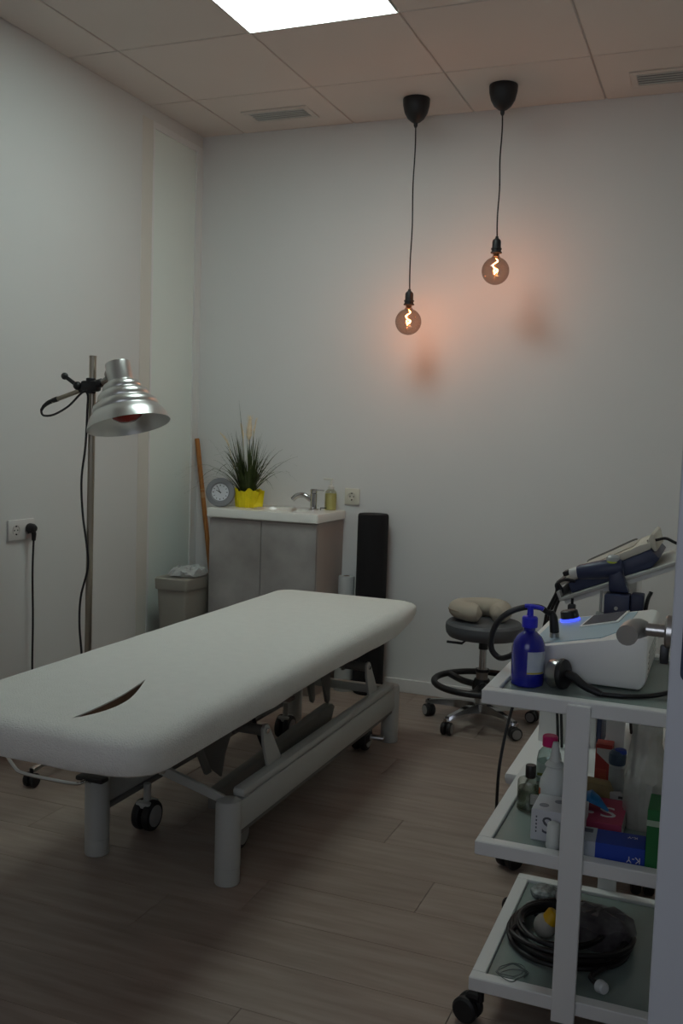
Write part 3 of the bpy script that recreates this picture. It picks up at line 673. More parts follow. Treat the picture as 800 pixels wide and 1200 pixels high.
# stool -------------------------------------------------------------------------
def stool():
    cx, cy = 1.682, -.345
    t = thing('rolling_stool', 'grey round rolling stool with black foot ring and chrome base', 'stool', (cx, cy, 0))
    O = V((cx, cy, 0))
    G().lathe([(0, .392), (.13, .392), (.158, .398), (.168, .412), (.172, .434), (.170, .452), (.160, .464), (.12, .471), (0, .474)], O, n=48).build('seat', SEAT, t)
    G().lathe([(0, .378), (.03, .378), (.032, .392), (0, .392)], O, n=20).cyl(O+V((0, 0, .34)), O+V((0, 0, .38)), .021, n=18).build('seat_mount', BLACK, t)
    G().tube([O+V((-.02, -.02, .378)), O+V((-.065, -.03, .378)), O+V((-.09, -.035, .362))], .004, 8).prism([O+V((-.085, -.045, .358)), O+V((-.155, -.055, .361)), O+V((-.16, -.03, .361)), O+V((-.085, -.02, .358))], (0, 0, .007), .002).build('height_lever', BLACK, t)
    G().cyl(O+V((0, 0, .235)), O+V((0, 0, .36)), .0165, n=20).build('gas_column', CHROME, t)
    G().lathe([(.0, .06), (.026, .06), (.026, .232), (.029, .234), (.029, .248), (.02, .252), (0, .252)], O, n=24).build('column_sleeve', STEEL, t)
    G().lathe([(0, .238), (.031, .238), (.031, .25), (0, .25)], O, n=24).build('collar', BLACK, t)
    rz, rr = .185, .212
    ring = G().tube([O+V((rr*cos(2*pi*i/32), rr*sin(2*pi*i/32), rz)) for i in range(32)], .0145, 12, closed=True, sub=2).build('foot_ring', BLACK, t)
    G().lathe([(0, rz-.03), (.042, rz-.03), (.044, rz-.01), (.034, rz+.02), (0, rz+.02)], O, n=20).build('ring_hub', BLACK, ring)
    for i in range(3):
        a = radians(150+120*i); d = V((cos(a), sin(a), 0))
        G().tube([O+d*.03+V((0, 0, rz-.012)), O+d*.12+V((0, 0, rz-.014)), O+d*rr+V((0, 0, rz))], [.015]*9, 10, sub=3).build('spoke', BLACK, ring)
    k = O+V((.02, -.045, rz-.0)); G().cyl(k, k+V((.004, -.03, .0)), .018, n=14, bev=.004).build('ring_knob', BLACK, ring)
    G().lathe([(0, .055), (.035, .055), (.04, .065), (.036, .095), (0, .1)], O, n=24).build('base_hub', CHROME, t)
    for i in range(5):
        a = radians(176+72*i); d = V((cos(a), sin(a), 0)); q = V((-d.y, d.x, 0)); e = O+d*.245
        rings = []
        for s, w_, z0, z1 in ((.02, .021, .055, .098), (.10, .018, .062, .098), (.19, .014, .062, .086), (.238, .013, .060, .078), (.26, .009, .060, .074)):
            p = O+d*s; rings.append([p+q*w_+V((0, 0, z0)), p+q*w_*.7+V((0, 0, z1)), p-q*w_*.7+V((0, 0, z1)), p-q*w_+V((0, 0, z0))])
        G().loft(rings).build('base_leg', CHROME, t)
        c = G().cyl(e+V((0, 0, .045)), e+V((0, 0, .078)), .0095, n=12).box(e+V((-.012, -.012, .036)), e+V((.012, .012, .055)), .004).build('caster', BLACK, t)
        h = V((cos(a+.9+i), sin(a+.9+i), 0))
        for s in (-1, 1):
            p = e+h*(s*.013)+V((0, 0, .0275))
            w_ = G().cyl(p-h*.0095, p+h*.0095, .0275, n=22, bev=.004).build('wheel', RUBBER, c)
            p2 = p+h*(s*.0098); G().lathe([(.017, 0), (.0205, 0), (.0205, .001), (.017, .001)], p2, h*s, 20).build('wheel_rim', mat('rim_grey', '8b8a88', .4, var=.03), c)
    # neck pillow resting on the seat
    pts = []; rs = []; n = 30; pc = V((cx-.020, cy-.005, .515)); RR = .087
    for i in range(n+1):
        a = radians(-40+327*i/n); s = i/n; e = min(s, 1-s)*n
        pts.append(pc+V((RR*1.08*cos(a), RR*sin(a), .003*sin(2*a))))
        rs.append(.048*math.sqrt(max(.03, 1-(1-min(1, e/2.2))**2)))
    g = G(); m = 18; P = pts; rings = []
    for i, p in enumerate(P):
        tt = (P[min(i+1, n)]-P[max(i-1, 0)]).normalized(); u = V((0, 0, 1)); w_ = tt.cross(u).normalized()
        rings.append([p+w_*(rs[i]*cos(2*pi*k/m))+u*(rs[i]*.88*sin(2*pi*k/m)) for k in range(m)])
    g.loft(rings)
    tp = thing('neck_pillow', 'beige horseshoe neck pillow lying on the grey stool seat', 'pillow', (pc.x, pc.y, .474))
    g.build('cushion', PILLOW, tp)
    G().tube([p+(p-pc).normalized()*(rs[i]*1.0) for i, p in enumerate(P) if 3 < i < n-3], .0018, 6, sub=3).build('piping', mat('pillow_piping', '9a8f80', .8, var=.05), tp)
stool()

# trolley ------------------------------------------------------------------------
TX0, TX1, TY0, TY1 = 2.19, 2.60, -2.57, -2.03
ZT, ZM, ZB = .755, .43, .13
def trolley():
    t = thing('instrument_trolley', 'white metal three-shelf trolley with glass shelves', 'trolley', ((TX0+TX1)/2, (TY0+TY1)/2, 0))
    w = .030
    for z in (ZT, ZM, ZB):
        g = G(); h = .030
        g.box((TX0, TY0, z-h), (TX1, TY0+w, z), .002, seg=1).box((TX0, TY1-w, z-h), (TX1, TY1, z), .002, seg=1)
        g.box((TX0, TY0+w, z-h), (TX0+w, TY1-w, z), .002, seg=1).box((TX1-w, TY0+w, z-h), (TX1, TY1-w, z), .002, seg=1)
        s = g.build('shelf_frame', WHITE, t, smooth=False)
        G().box((TX0+w, TY0+w, z-.013), (TX1-w, TY1-w, z-.008)).build('glass_shelf', SHELFG, s, smooth=False)
    G().box((2.367, TY0-.013, .085), (2.414, TY0-.0005, ZT-.006), .0015, seg=1).build('post', WHITE, t, smooth=False)
    G().box((2.392, TY1+.0005, .085), (2.438, TY1+.013, ZT-.006), .0015, seg=1).build('post', WHITE, t, smooth=False)
    for (x, y, a) in ((2.208, -2.525, 165), (2.206, -2.035, 150), (2.575, -2.53, 300), (2.575, -2.07, 70)):
        d = V((cos(radians(a)), sin(radians(a)), 0)); q = V((-d.y, d.x, 0)); o = V((x, y, 0)); e = o+d*.030
        c = G().cyl(o+V((0, 0, .055)), o+V((0, 0, ZB-.03)), .008, n=12).tube([o+V((0, 0, .062)), o+d*.02+V((0, 0, .06)), e+V((0, 0, .045))], .013, 10, sub=3).build('caster', BLACK, t)
        for s in (-1, 1):
            p = e+q*(s*.013)+V((0, 0, .029)); G().cyl(p-q*.010, p+q*.010, .029, n=24, bev=.005).build('wheel', RUBBER, c)
trolley()
GT, GM, GB = ZT-.008, ZM-.008, ZB-.008      # glass surfaces

def ultrasound():
    x0, x1, y0, y1, zl, zr = 2.235, 2.505, -2.405, -2.035, .816, .869
    z0 = GT+.004
    t = thing('therapy_console', 'white wedge-shaped therapy console with screen and glowing blue dial', 'medical device', ((x0+x1)/2, (y0+y1)/2, GT))
    G().prism([(x0, y0, z0), (x1-.012, y0, z0), (x1, y0, z0+.02), (x1, y0, zr-.006), (x1-.012, y0, zr), (x0, y0, zl)], (0, y1-y0, 0), .007).build('housing', DEVW, t)
    sl = (zr-zl)/(x1-.012-x0); N = V((-sl, 0, 1)).normalized(); X = V((1, 0, sl)).normalized(); Y = V((0, 1, 0))
    def on(x, y, h=0): return V((x, y, zl+(x-x0)*sl)) + N*h
    G().prism([on(2.252, y0+.02, .0002), on(2.405, y0+.022, .0002), on(2.445, y0+.10, .0002), on(2.455, y1-.03, .0002), on(2.256, y1-.03, .0002)], N*.0018).build('control_panel', DEVB, t, smooth=False)
    s = G().prism([on(2.338, -2.225, .002), on(2.424, -2.205, .002), on(2.436, -2.055, .002), on(2.349, -2.075, .002)], N*.0035, .001).build('screen_bezel', DEVW, t)
    G().prism([on(2.344, -2.215, .0056), on(2.418, -2.198, .0056), on(2.430, -2.062, .0056), on(2.354, -2.082, .0056)], N*.0006).build('screen', SCREEN, s, smooth=False)
    kc = on(2.299, -2.10, .002)
    k = G().lathe([(0, .006), (.022, .006), (.0225, .010), (.021, .024), (.018, .026), (0, .026)], kc, N, 32).build('dial_knob', BLACK, t)
    G().lathe([(0, 0), (.0235, 0), (.0235, .006), (0, .006)], kc, N, 32).build('light_ring', mat('blue_led', '3040ff', .3, emit='3344ff', estr=2.6), k)
    for i in range(5):
        G().box((x1-.0005, y0+.03+i*.0, z0+.028+i*.012), (x1+.0012, y1-.12, z0+.033+i*.012)).build('vent_rib', mat('vent_rib', 'b9b8b4', .5, var=.03), t, smooth=False)
    for (x, y) in ((x0+.03, y0+.03), (x1-.04, y0+.03), (x0+.03, y1-.03), (x1-.04, y1-.03)):
        G().cyl((x, y, GT), (x, y, z0+.001), .010, n=12).build('rubber_foot', RUBBER, t)
    cc = on(2.296, -2.325, .001)
    G().cyl(cc, cc+V((0, 0, .012)), .011, n=16, bev=.001).build('cable_port', STEEL, t)
    cb = G().tube([cc+V((0, 0, .012)), cc+V((-.004, 0, .045)), cc+V((-.010, 0, .06))], [.0105, .0105, .010, .0095, .008, .0065], 14, sub=3).build('cable_plug', BLACK, t)
    G().tube([cc+V((-.008, 0, .055)), (2.279, -2.33, .887), (2.262, -2.335, .897), (2.235, -2.35, .898), (2.2, -2.36, .885), (2.172, -2.36, .858), (2.160, -2.36, .823), (2.162, -2.36, .793), (2.18, -2.36, .777), (2.203, -2.375, .785), (2.225, -2.375, .80)], .0068, 10).build('coiled_cable', BLACK, cb)
    # applicator head
    a = V((2.338, -2.455, GT+.033)); d = V((.93, -.30, .10)).normalized()
    u = thing('treatment_applicator', 'black round-headed treatment applicator lying in front of the white console', 'applicator', (a.x, a.y, GT))
    G().lathe([(0, -.027), (.029, -.027), (.0305, -.024), (.0305, -.004), (.0, -.004)], a, d, 36).build('treatment_face', STEEL, u)
    G().lathe([(.0, -.004), (.0325, -.004), (.033, .0), (.031, .006), (.016, .009), (0, .009)], a, d, 36).build('head', BLACK, u)
    P = [a+d*.005, a+V((.025, -.006, -.004)), a+V((.05, -.018, -.017)), a+V((.085, -.026, -.027))]
    G().tube(P, [.009, .010, .0105, .0105, .0095, .009, .0085, .0085, .0075, .0060], 14, sub=3).build('handle', BLACK, u)
    G().tube([P[3]-V((.01, 0, 0)), P[3]+V((.03, .008, -.001)), (2.47, -2.470, GT+.0055), (2.52, -2.44, GT+.006), (2.56, -2.40, GT+.012), (2.59, -2.34, .772), (2.615, -2.28, .765), (2.625, -2.25, .70)], .0050, 10).build('cable', BLACK, u)
    # blue pump bottle
    b = V((2.262, -2.452, GT)); p = thing('pump_bottle', 'cobalt blue pump bottle with white label on the trolley top', 'bottle', b)
    bo = G().lathe([(0, 0), (.031, 0), (.0345, .003), (.0355, .010), (.0355, .082), (.033, .095), (.027, .106), (.018, .114), (.0125, .118), (.0125, .130), (0, .130)], b, n=40).build('bottle_body', BLUEB, p)
    g = G(); rings = []
    for z in (.030, .078):
        rings.append([b+V((.0359*cos(radians(A)), .0359*sin(radians(A)), z)) for A in range(-82, 0, 6)])
    g.loft(rings, closed=False); g.build('label', LABELM, p)
    g = G(); g.loft([[b+V((.0361*cos(radians(A)), .0361*sin(radians(A)), z)) for A in range(-82, -10, 6)] for z in (.0305, .034)], closed=False); g.build('yellow_stripe', mat('stripe_yellow', 'b9a83a', .6, var=.1), p)
    g = G(); g.loft([[b+V((.0359*cos(radians(A)), .0359*sin(radians(A)), z)) for A in range(150, 196, 6)] for z in (.04, .08)], closed=False); g.build('rear_label', LABELM, p)
    pm = G().lathe([(0, .126), (.0165, .126), (.017, .128), (.017, .146), (.015, .149), (.007, .151), (.0065, .163), (0, .163)], b, n=24).build('pump_collar', BLUEP, p)
    G().lathe([(.0, .160), (.006, .160), (.007, .166), (.007, .173), (0, .174)], b, n=16).tube([b+V((-.012, .0, .171)), b+V((.0, 0, .172)), b+V((.02, -.003, .1705)), b+V((.0285, -.004, .168))], .0045, 10, sub=3).build('pump_head', BLUEP, pm)
ultrasound()

# things on the middle shelf ------------------------------------------------------
def middle_shelf():
    z = GM
    # perfume-like bottle
    c = V((2.258, -2.325, z)); t = thing('spray_bottle', 'square-shouldered clear glass bottle with black cap on the middle shelf', 'bottle', c)
    G().lathe([(0, 0), (.026, 0), (.0285, .003), (.0285, .066), (.026, .071), (.012, .073), (.0095, .077), (0, .077)], c, n=32).build('glass_bottle', glass_mat('grey_glass', 'e4e7e2', rim='8a8d87'), t)
    G().lathe([(0, .005), (.0262, .005), (.0262, .052), (0, .052)], c, n=32).build('liquid', glass_mat('oil_liquid', 'cbcfc4', rim='9da094'), t)
    G().box(c+V((.006, -.0292, .022)), c+V((.024, -.022, .046)), .002).build('label', mat('label_pale', 'a5a39c', .6, var=.1), t)
    G().lathe([(0, .076), (.0118, .076), (.0122, .078), (.0122, .103), (.011, .105), (0, .105)], c, n=24).build('cap', mat('cap_brown_black', '1d1414', .35, var=.1), t)
    # pink cap bottle
    c = V((2.285, -2.235, z)); t = thing('antiseptic_bottle', 'tall clear bottle with a pink cap behind the white squeeze bottle', 'bottle', c)
    G().lathe([(0, 0), (.027, 0), (.029, .004), (.029, .095), (.026, .112), (.016, .124), (.014, .130), (0, .130)], c, n=28).build('clear_bottle', glass_mat('pale_plastic', 'd2dcda', rim='8d9593'), t)
    G().lathe([(.0292, .055), (.0294, .055), (.0294, .090), (.0292, .090)], c, n=28).build('label', mat('label_mint', 'a8b8b0', .6, var=.2, vscale=40), t)
    G().box(c+V((-.022, -.0305, .062)), c+V((.004, -.0285, .068)), .0).build('label_mark', mat('mark_olive', '6f7a2a', .6, var=.1), t, smooth=False)
    G().lathe([(0, .128), (.0175, .128), (.018, .130), (.018, .150), (.016, .153), (0, .153)], c, n=24).build('pink_cap', mat('cap_pink', 'd0246e', .45, var=.06), t)
    # white squeeze bottle
    c = V((2.315, -2.345, z)); t = thing('squeeze_bottle', 'white squeeze bottle with pointed nozzle on the middle shelf', 'bottle', c)
    WP = mat('squeeze_white', 'd3d6d2', .5, var=.03)
    G().lathe([(0, 0), (.030, 0), (.0325, .004), (.0325, .075), (.031, .085), (.024, .100), (.018, .114), (.0165, .120), (0, .120)], c, n=32).build('bottle_body', WP, t)
    G().lathe([(0, .118), (.0215, .118), (.0225, .121), (.018, .127), (.0125, .130), (.0105, .145), (.0085, .162), (.0065, .173), (0, .175)], c, n=24).build('nozzle', WP, t)
    g = G(); g.loft([[c+V((.0329*cos(radians(A)), .0329*sin(radians(A)), zz)) for A in range(-150, 20, 8)] for zz in (.022, .054)], closed=False); g.build('label', mat('label_bluegrey', 'a9b2c8', .6, hex2='6f7891', vscale=60), t)
    g = G(); g.loft([[c+V((.0331*cos(radians(A)), .0331*sin(radians(A)), zz)) for A in range(-168, -138, 6)] for zz in (.052, .068)], closed=False); g.build('orange_mark', mat('mark_orange', 'd06a12', .6, hex2='a03c08', vscale=90), t)
    # white S box
    x0, x1, y0, y1, h = 2.292, 2.40, -2.492, -2.395, .068
    t = thing('glove_box', 'white cardboard box with a grey letter S beside the front post', 'box', ((x0+x1)/2, (y0+y1)/2, z))
    CB = mat('box_white', 'c9c9cd', .7, var=.05, vscale=20)
    G().box((x0, y0, z), (x1, y1, z+h), .0015, seg=1).build('carton', CB, t, smooth=False)
    text('S', .052, basis((x0+.034, y0-.0004, z+.034), (1, 0, 0), (0, 0, 1)), LETTER, t)
    for i in range(5):
        G().box((x0+.010, y0-.0006, z+.018+i*.008), (x0+.013, y0, z+.022+i*.008)).build('side_mark', LETTER, t, smooth=False)
    for (a, b, c_) in ((.022, .03, .026), (.05, .062, .03), (.07, .04, .018)):
        G().lathe([(.008, 0), (.0105, 0), (.0105, .0006), (.008, .0006)], (x0+a, y0+b, z+h), n=20).build('printed_ring', mat('ring_grey', '8a8a92', .7, var=.1), t)
    G().box((x0+.060, y0+.03, z+h), (x0+.1, y0+.06, z+h+.0008)).build('opening_film', mat('film_tan', 'a08c80', .6, var=.2, vscale=50), t, smooth=False)
    # white cap
    c = V((2.343, -2.513, z)); t = thing('bottle_cap', 'small loose white cap standing in front of the S box', 'cap', c)
    G().lathe([(0, 0), (.0135, 0), (.014, .002), (.013, .048), (.0115, .052), (.008, .054), (0, .055)], c, n=28).build('cap_body', WP, t)
    G().lathe([(.0139, .004), (.0146, .004), (.0146, .008), (.0138, .008)], c, n=28).build('rim', WP, t)
    # pink glove box
    x0, x1, y0, y1, h = 2.352, 2.474, -2.425, -2.272, .036
    t = thing('glove_box', 'pink topped cardboard glove box with white letter S', 'box', ((x0+x1)/2, (y0+y1)/2, z))
    G().box((x0, y0, z), (x1, y1, z+h), .0012, seg=1).build('carton', mat('box_pale', 'b3b0a9', .7, var=.05), t, smooth=False)
    G().box((x0+.0005, y0-.0006, z+.006), (x1-.0005, y1-.0005, z+h+.0008), .0006, seg=1).build('pink_print', mat('print_pink', 'a83c5c', .6, var=.06), t, smooth=False)
    zt = z+h+.001
    text('S', .085, basis((x0+.086, y0+.062, zt), (1, .12, 0), (-.1, 1, 0)), LETTERW, t)
    G().lathe([(.005, 0), (.0075, 0), (.0075, .0006), (.005, .0006)], (x0+.05, y0+.05, zt), n=20).build('printed_ring', LETTERW, t)
    # blue glove tongue
    g = G(); rings = []; rnd = random.Random(8)
    for s, w_, zz in ((0, .010, .0), (.2, .024, .022), (.45, .030, .034), (.7, .024, .024), (1, .004, .002)):
        p = V((2.366+.072*s, -2.335-.022*s, zt+.0006+zz*.6)); rings.append([p+V((0, w_*cos(2*pi*k/12), w_*.55*sin(2*pi*k/12)*(1 if sin(2*pi*k/12) > 0 else .05)))+V((rnd.uniform(-.002, .002), 0, 0)) for k in range(12)])
    g.loft(rings); tag(g.build('rubber_glove', mat('glove_blue', '1c78b8', .5, var=.15, vscale=40), None, (2.40, -2.355, zt)), 'blue rubber glove crumpled on top of the pink glove box', 'glove')
    # gel tube box lying in front
    t = thing('gel_box', 'blue and silver cardboard gel box lying at the front of the middle shelf', 'box', (2.465, -2.495, z))
    x0, x1, y0, y1, h = 2.378, 2.528, -2.532, -2.458, .036
    R = Matrix.Rotation(radians(3), 3, 'Z'); pv = V(((x0+x1)/2, (y0+y1)/2, z))
    G().box((x0, y0, z), (x1, y1, z+h), .0012, rot=R, piv=pv, seg=1).build('carton', mat('box_blue', '1c3ea0', .5, var=.05), t, smooth=False)
    G().box((x0-.0006, y0-.0006, z+.0005), (x0+.052, y1+.0006, z+h+.0006), rot=R, piv=pv).build('silver_panel', mat('box_silver', '9aa3ae', .5, hex2='b6bcc4', vscale=14), t, smooth=False)
    G().box((x0+.006, y0+.046, z+h+.0006), (x0+.044, y0+.066, z+h+.001), rot=R, piv=pv).build('printed_patch', mat('patch_slate', '6f6f80', .6, var=.3, vscale=80), t, smooth=False)
    fo = pv + R @ (V((x1-.022, y0-.0008, z+.012))-pv)
    text('K-Y', .018, basis(fo, R @ V((-1, 0, 0)), (0, 0, -1)), LETTERW, t)
    to = pv + R @ (V((x1-.026, y0+.052, z+h+.0006))-pv)
    text('K-Y', .013, basis(to, R @ V((-1, 0, 0)), R @ V((0, -1, 0))), LETTERW, t)
    # green box
    x0, x1, y0, y1, h = 2.530, 2.568, -2.535, -2.44, .124
    t = thing('medicine_box', 'tall dark green carton with a pale band beside the door edge', 'box', ((x0+x1)/2, (y0+y1)/2, z))
    G().box((x0, y0, z), (x1, y1, z+h), .0012, seg=1).build('carton', mat('box_green', '1c6a34', .5, var=.08), t, smooth=False)
    G().box((x0-.0005, y0-.0005, z+h-.034), (x1+.0005, y1+.0005, z+h-.022)).build('pale_band', mat('box_palegreen', '9fb09a', .6, var=.08), t, smooth=False)
    # red box
    x0, x1, y0, y1, h = 2.378, 2.418, -2.115, -2.072, .112
    t = thing('carton_box', 'slim red and orange carton standing at the back of the middle shelf', 'box', ((x0+x1)/2, (y0+y1)/2, z))
    G().box((x0, y0, z), (x1, y1, z+h), .0012, seg=1).build('carton', mat('box_red', 'b03a26', .55, hex2='8f2622', vscale=10), t, smooth=False)
    G().prism([(x0+.003, y0-.0005, z+.102), (x1-.001, y0-.0005, z+.102), (x1-.001, y0-.0005, z+.060), (x0+.003, y0-.0005, z+.090)], (0, -.0005, 0)).build('white_triangle', mat('tri_white', 'bdb6ae', .6, var=.05), t, smooth=False)
    G().box((x0+.002, y0-.0008, z+.006), (x1-.012, y0, z+.05)).build('orange_panel', mat('panel_orange', 'b65a34', .6, hex2='a03428', vscale=30), t, smooth=False)
    # tan packet
    t = thing('paper_packet', 'tan folded paper packet leaning behind the pink glove box', 'packet', (2.40, -2.235, z))
    G().prism([(2.352, -2.262, z), (2.432, -2.262, z), (2.440, -2.262, z+.03), (2.426, -2.262, z+.062), (2.352, -2.262, z+.066)], (0, .042, 0), .004).build('packet_body', mat('packet_tan', '8f7d56', .8, var=.1, vscale=30), t)
    G().prism([(2.433, -2.268, z+.022), (2.466, -2.262, z+.034), (2.455, -2.255, z+.05), (2.43, -2.262, z+.048)], (0, .006, 0), .001).build('packet_flap', mat('flap_grey', 'a9a6a0', .7, var=.1), t, smooth=False)
    # small bottle with blue cap
    c = V((2.435, -2.16, z+.0)); t = thing('small_bottle', 'small dark grey bottle with blue cap beside the red carton', 'bottle', c)
    G().lathe([(0, 0), (.017, 0), (.019, .004), (.019, .078), (.012, .088), (0, .088)], c, n=24).build('bottle_body', mat('bottle_greyclear', '9a9c98', .4, var=.1), t)
    G().lathe([(0, .084), (.019, .084), (.021, .090), (.020, .110), (.014, .118), (0, .119)], c, n=20).build('cap', mat('cap_slate', '3a4a5c', .5, var=.2, vscale=50), t)
    G().lathe([(0.0, .112), (.015, .112), (.013, .1205), (0, .121)], c+V((.006, 0, 0)), n=20).build('blue_seal', mat('seal_blue', '1f3f9c', .5, var=.1), t)
    # clear plastic bag
    g = G(); rnd = random.Random(12); rings = []; m = 22; c = V((2.508, -2.30, z))
    for s, rx, ry in ((.001, .040, .05), (.05, .046, .06), (.11, .045, .055), (.15, .040, .045), (.185, .034, .03), (.21, .03, .018), (.235, .034, .012)):
        rings.append([c+V((rx*cos(2*pi*k/m)*(1+.14*rnd.uniform(-1, 1)), ry*sin(2*pi*k/m)*(1+.14*rnd.uniform(-1, 1)), s+(rnd.uniform(-.008, .008) if s > .01 else 0))) for k in range(m)])
    g.loft(rings); tag(g.build('plastic_bag', mat('bag_clear', 'b9b6ae', .35, var=.2, vscale=30, alpha=.6), None, c, smooth=True), 'tall crumpled clear plastic bag standing on the middle shelf', 'bag')
    G().tube([(2.45, -2.265, z+.04), (2.475, -2.262, z+.036), (2.483, -2.275, z+.02), (2.484, -2.29, z+.006)], .003, 8).build('rubber_strap', BLACK)
    tag(bpy.data.objects['rubber_strap'], 'thin black strap curling over the back of the pink box', 'strap')
middle_shelf()

def bottom_shelf():
    z = GB
    # cable coil
    c = V((2.365, -2.315, z)); g = thing('cable_coil', 'big coil of black cable lying on the bottom shelf', 'cable', c)
    rnd = random.Random(4); pts = []
    for i in range(7*22):
        a = 2*pi*i/22; s = i/22
        rx = .142-.010*((s*1.7) % 3)+.006*sin(s*2.1); ry = .150-.012*((s*1.3) % 3)+.006*cos(s*1.7)
        pts.append(c+V((rx*cos(a+.3), ry*sin(a+.3)-.005*sin(s), .008+.0075*(s % 4)+.003*sin(3*a))))
    G().tube(pts, .0062, 8, sub=2).build('coiled_cable', mat('cable_darkbrown', '120d0e', .5, var=.1), g)
    pts = [c+V(((.10-.004*i/12)*cos(2*pi*i/12+1)-.02, (.095)*sin(2*pi*i/12+1)-.01, .04+.004*sin(i*.9))) for i in range(30)]
    G().tube(pts, .0055, 8, sub=3).build('inner_loop', mat('cable_darkbrown', '120d0e'), g)
    e = V((2.452, -2.50, z+.016))
    G().tube([c+V((.09, -.12, .02)), e+V((-.02, .02, .004)), e], .0055, 8).build('cable_end', BLACK, g)
    G().cyl(e, e+V((.014, -.016, .004)), .014, .012, n=16, bev=.003).build('white_plug', mat('plug_white', 'c9cccc', .45, var=.03), g)
    # packs inside the coil
    g = G(); m = 20; rings = []
    for s, r in ((.001, .06), (.03, .075), (.055, .070), (.07, .045), (.074, .012)):
        rings.append([V((2.425+r*1.15*cos(2*pi*k/m)*(1+.15*rnd.uniform(-1, 1)), -2.285+r*.85*sin(2*pi*k/m)*(1+.15*rnd.uniform(-1, 1)), z+s+rnd.uniform(-.005, .007)*(s > .01))) for k in range(m)])
    g.loft(rings); tag(g.build('plastic_bag', mat('bag_grey', '4f494b', .3, hex2='7d787a', vscale=28, alpha=.85), None, (2.425, -2.285, z)), 'grey crumpled plastic bag lying inside the black cable coil', 'bag')
    t = thing('electrode_bulb', 'yellow and white bulbous piece inside the cable coil', 'bulb', (2.31, -2.325, z))
    c = V((2.308, -2.325, z+.030))
    G().sph(c, .026, 20, (1, 1, 1.1)).build('white_body', mat('piece_white', 'a9a49a', .5, var=.1), t)
    G().cyl(c+V((.006, -.002, .01)), c+V((.022, .004, .036)), .019, .017, n=18, bev=.003).build('yellow_cap', mat('cap_yellow', 'd9a90e', .5, var=.1), t)
    # two patterned packets at the back
    def packet(x, y, sx, sy, lab, k):
        t = thing('foil_packet', lab, 'packet', (x, y, z), 'patterned foil packets')
        PM = mat('packet_pattern', '9aa09e', .4, hex2='2e3132', vscale=70, detail=6)
        g = G(); m = 18
        rings = [[V((x+sx*r*cos(2*pi*i/m)*(1+.08*sin(3*i+k)), y+sy*r*sin(2*pi*i/m)*(1+.08*cos(2*i+k)), z+h)) for i in range(m)] for r, h in ((.9, .0005), (1, .006), (.95, .014), (.7, .021), (.2, .023))]
        g.loft(rings).build('packet_body', PM, t)
        G().box((x-sx*.2, y-sy-.006, z+.002), (x+sx*.25, y-sy+.004, z+.008), .001).build('seam', mat('packet_seam', '1e2022', .5, var=.1), t, smooth=False)
    packet(2.272, -2.115, .036, .036, 'black and white patterned packet at the back corner of the bottom shelf', 1)
    packet(2.275, -2.205, .036, .026, 'second patterned packet in front of the one at the back corner', 4)
    # thin wire bundle
    c = V((2.272, -2.515, z)); rnd2 = random.Random(9)
    pts = [c+V(((.026+.009*sin(i*1.1))*cos(i*.55)+.005*sin(i*.31), (.031+.009*cos(i*.9))*sin(i*.55), .0025+.0003*i)) for i in range(46)]
    g = G().tube(pts, .0011, 5, sub=3)
    tag(g.build('wire_bundle', mat('wire_grey', '5b6663', .4, var=.1), None, c), 'small bundle of thin grey wire at the front of the bottom shelf', 'wire')
    c = V((2.33, -2.20, z+.052))
    tag(G().lathe([(0, -.018), (.014, -.018), (.017, -.01), (.015, .008), (.008, .014), (0, .015)], c, (.3, -.5, .6), 20).build('white_stopper', mat('piece_pale', 'aaa8a6', .5, var=.05), None, c), 'pale grey stopper resting on the back of the cable coil', 'stopper')
bottom_shelf()

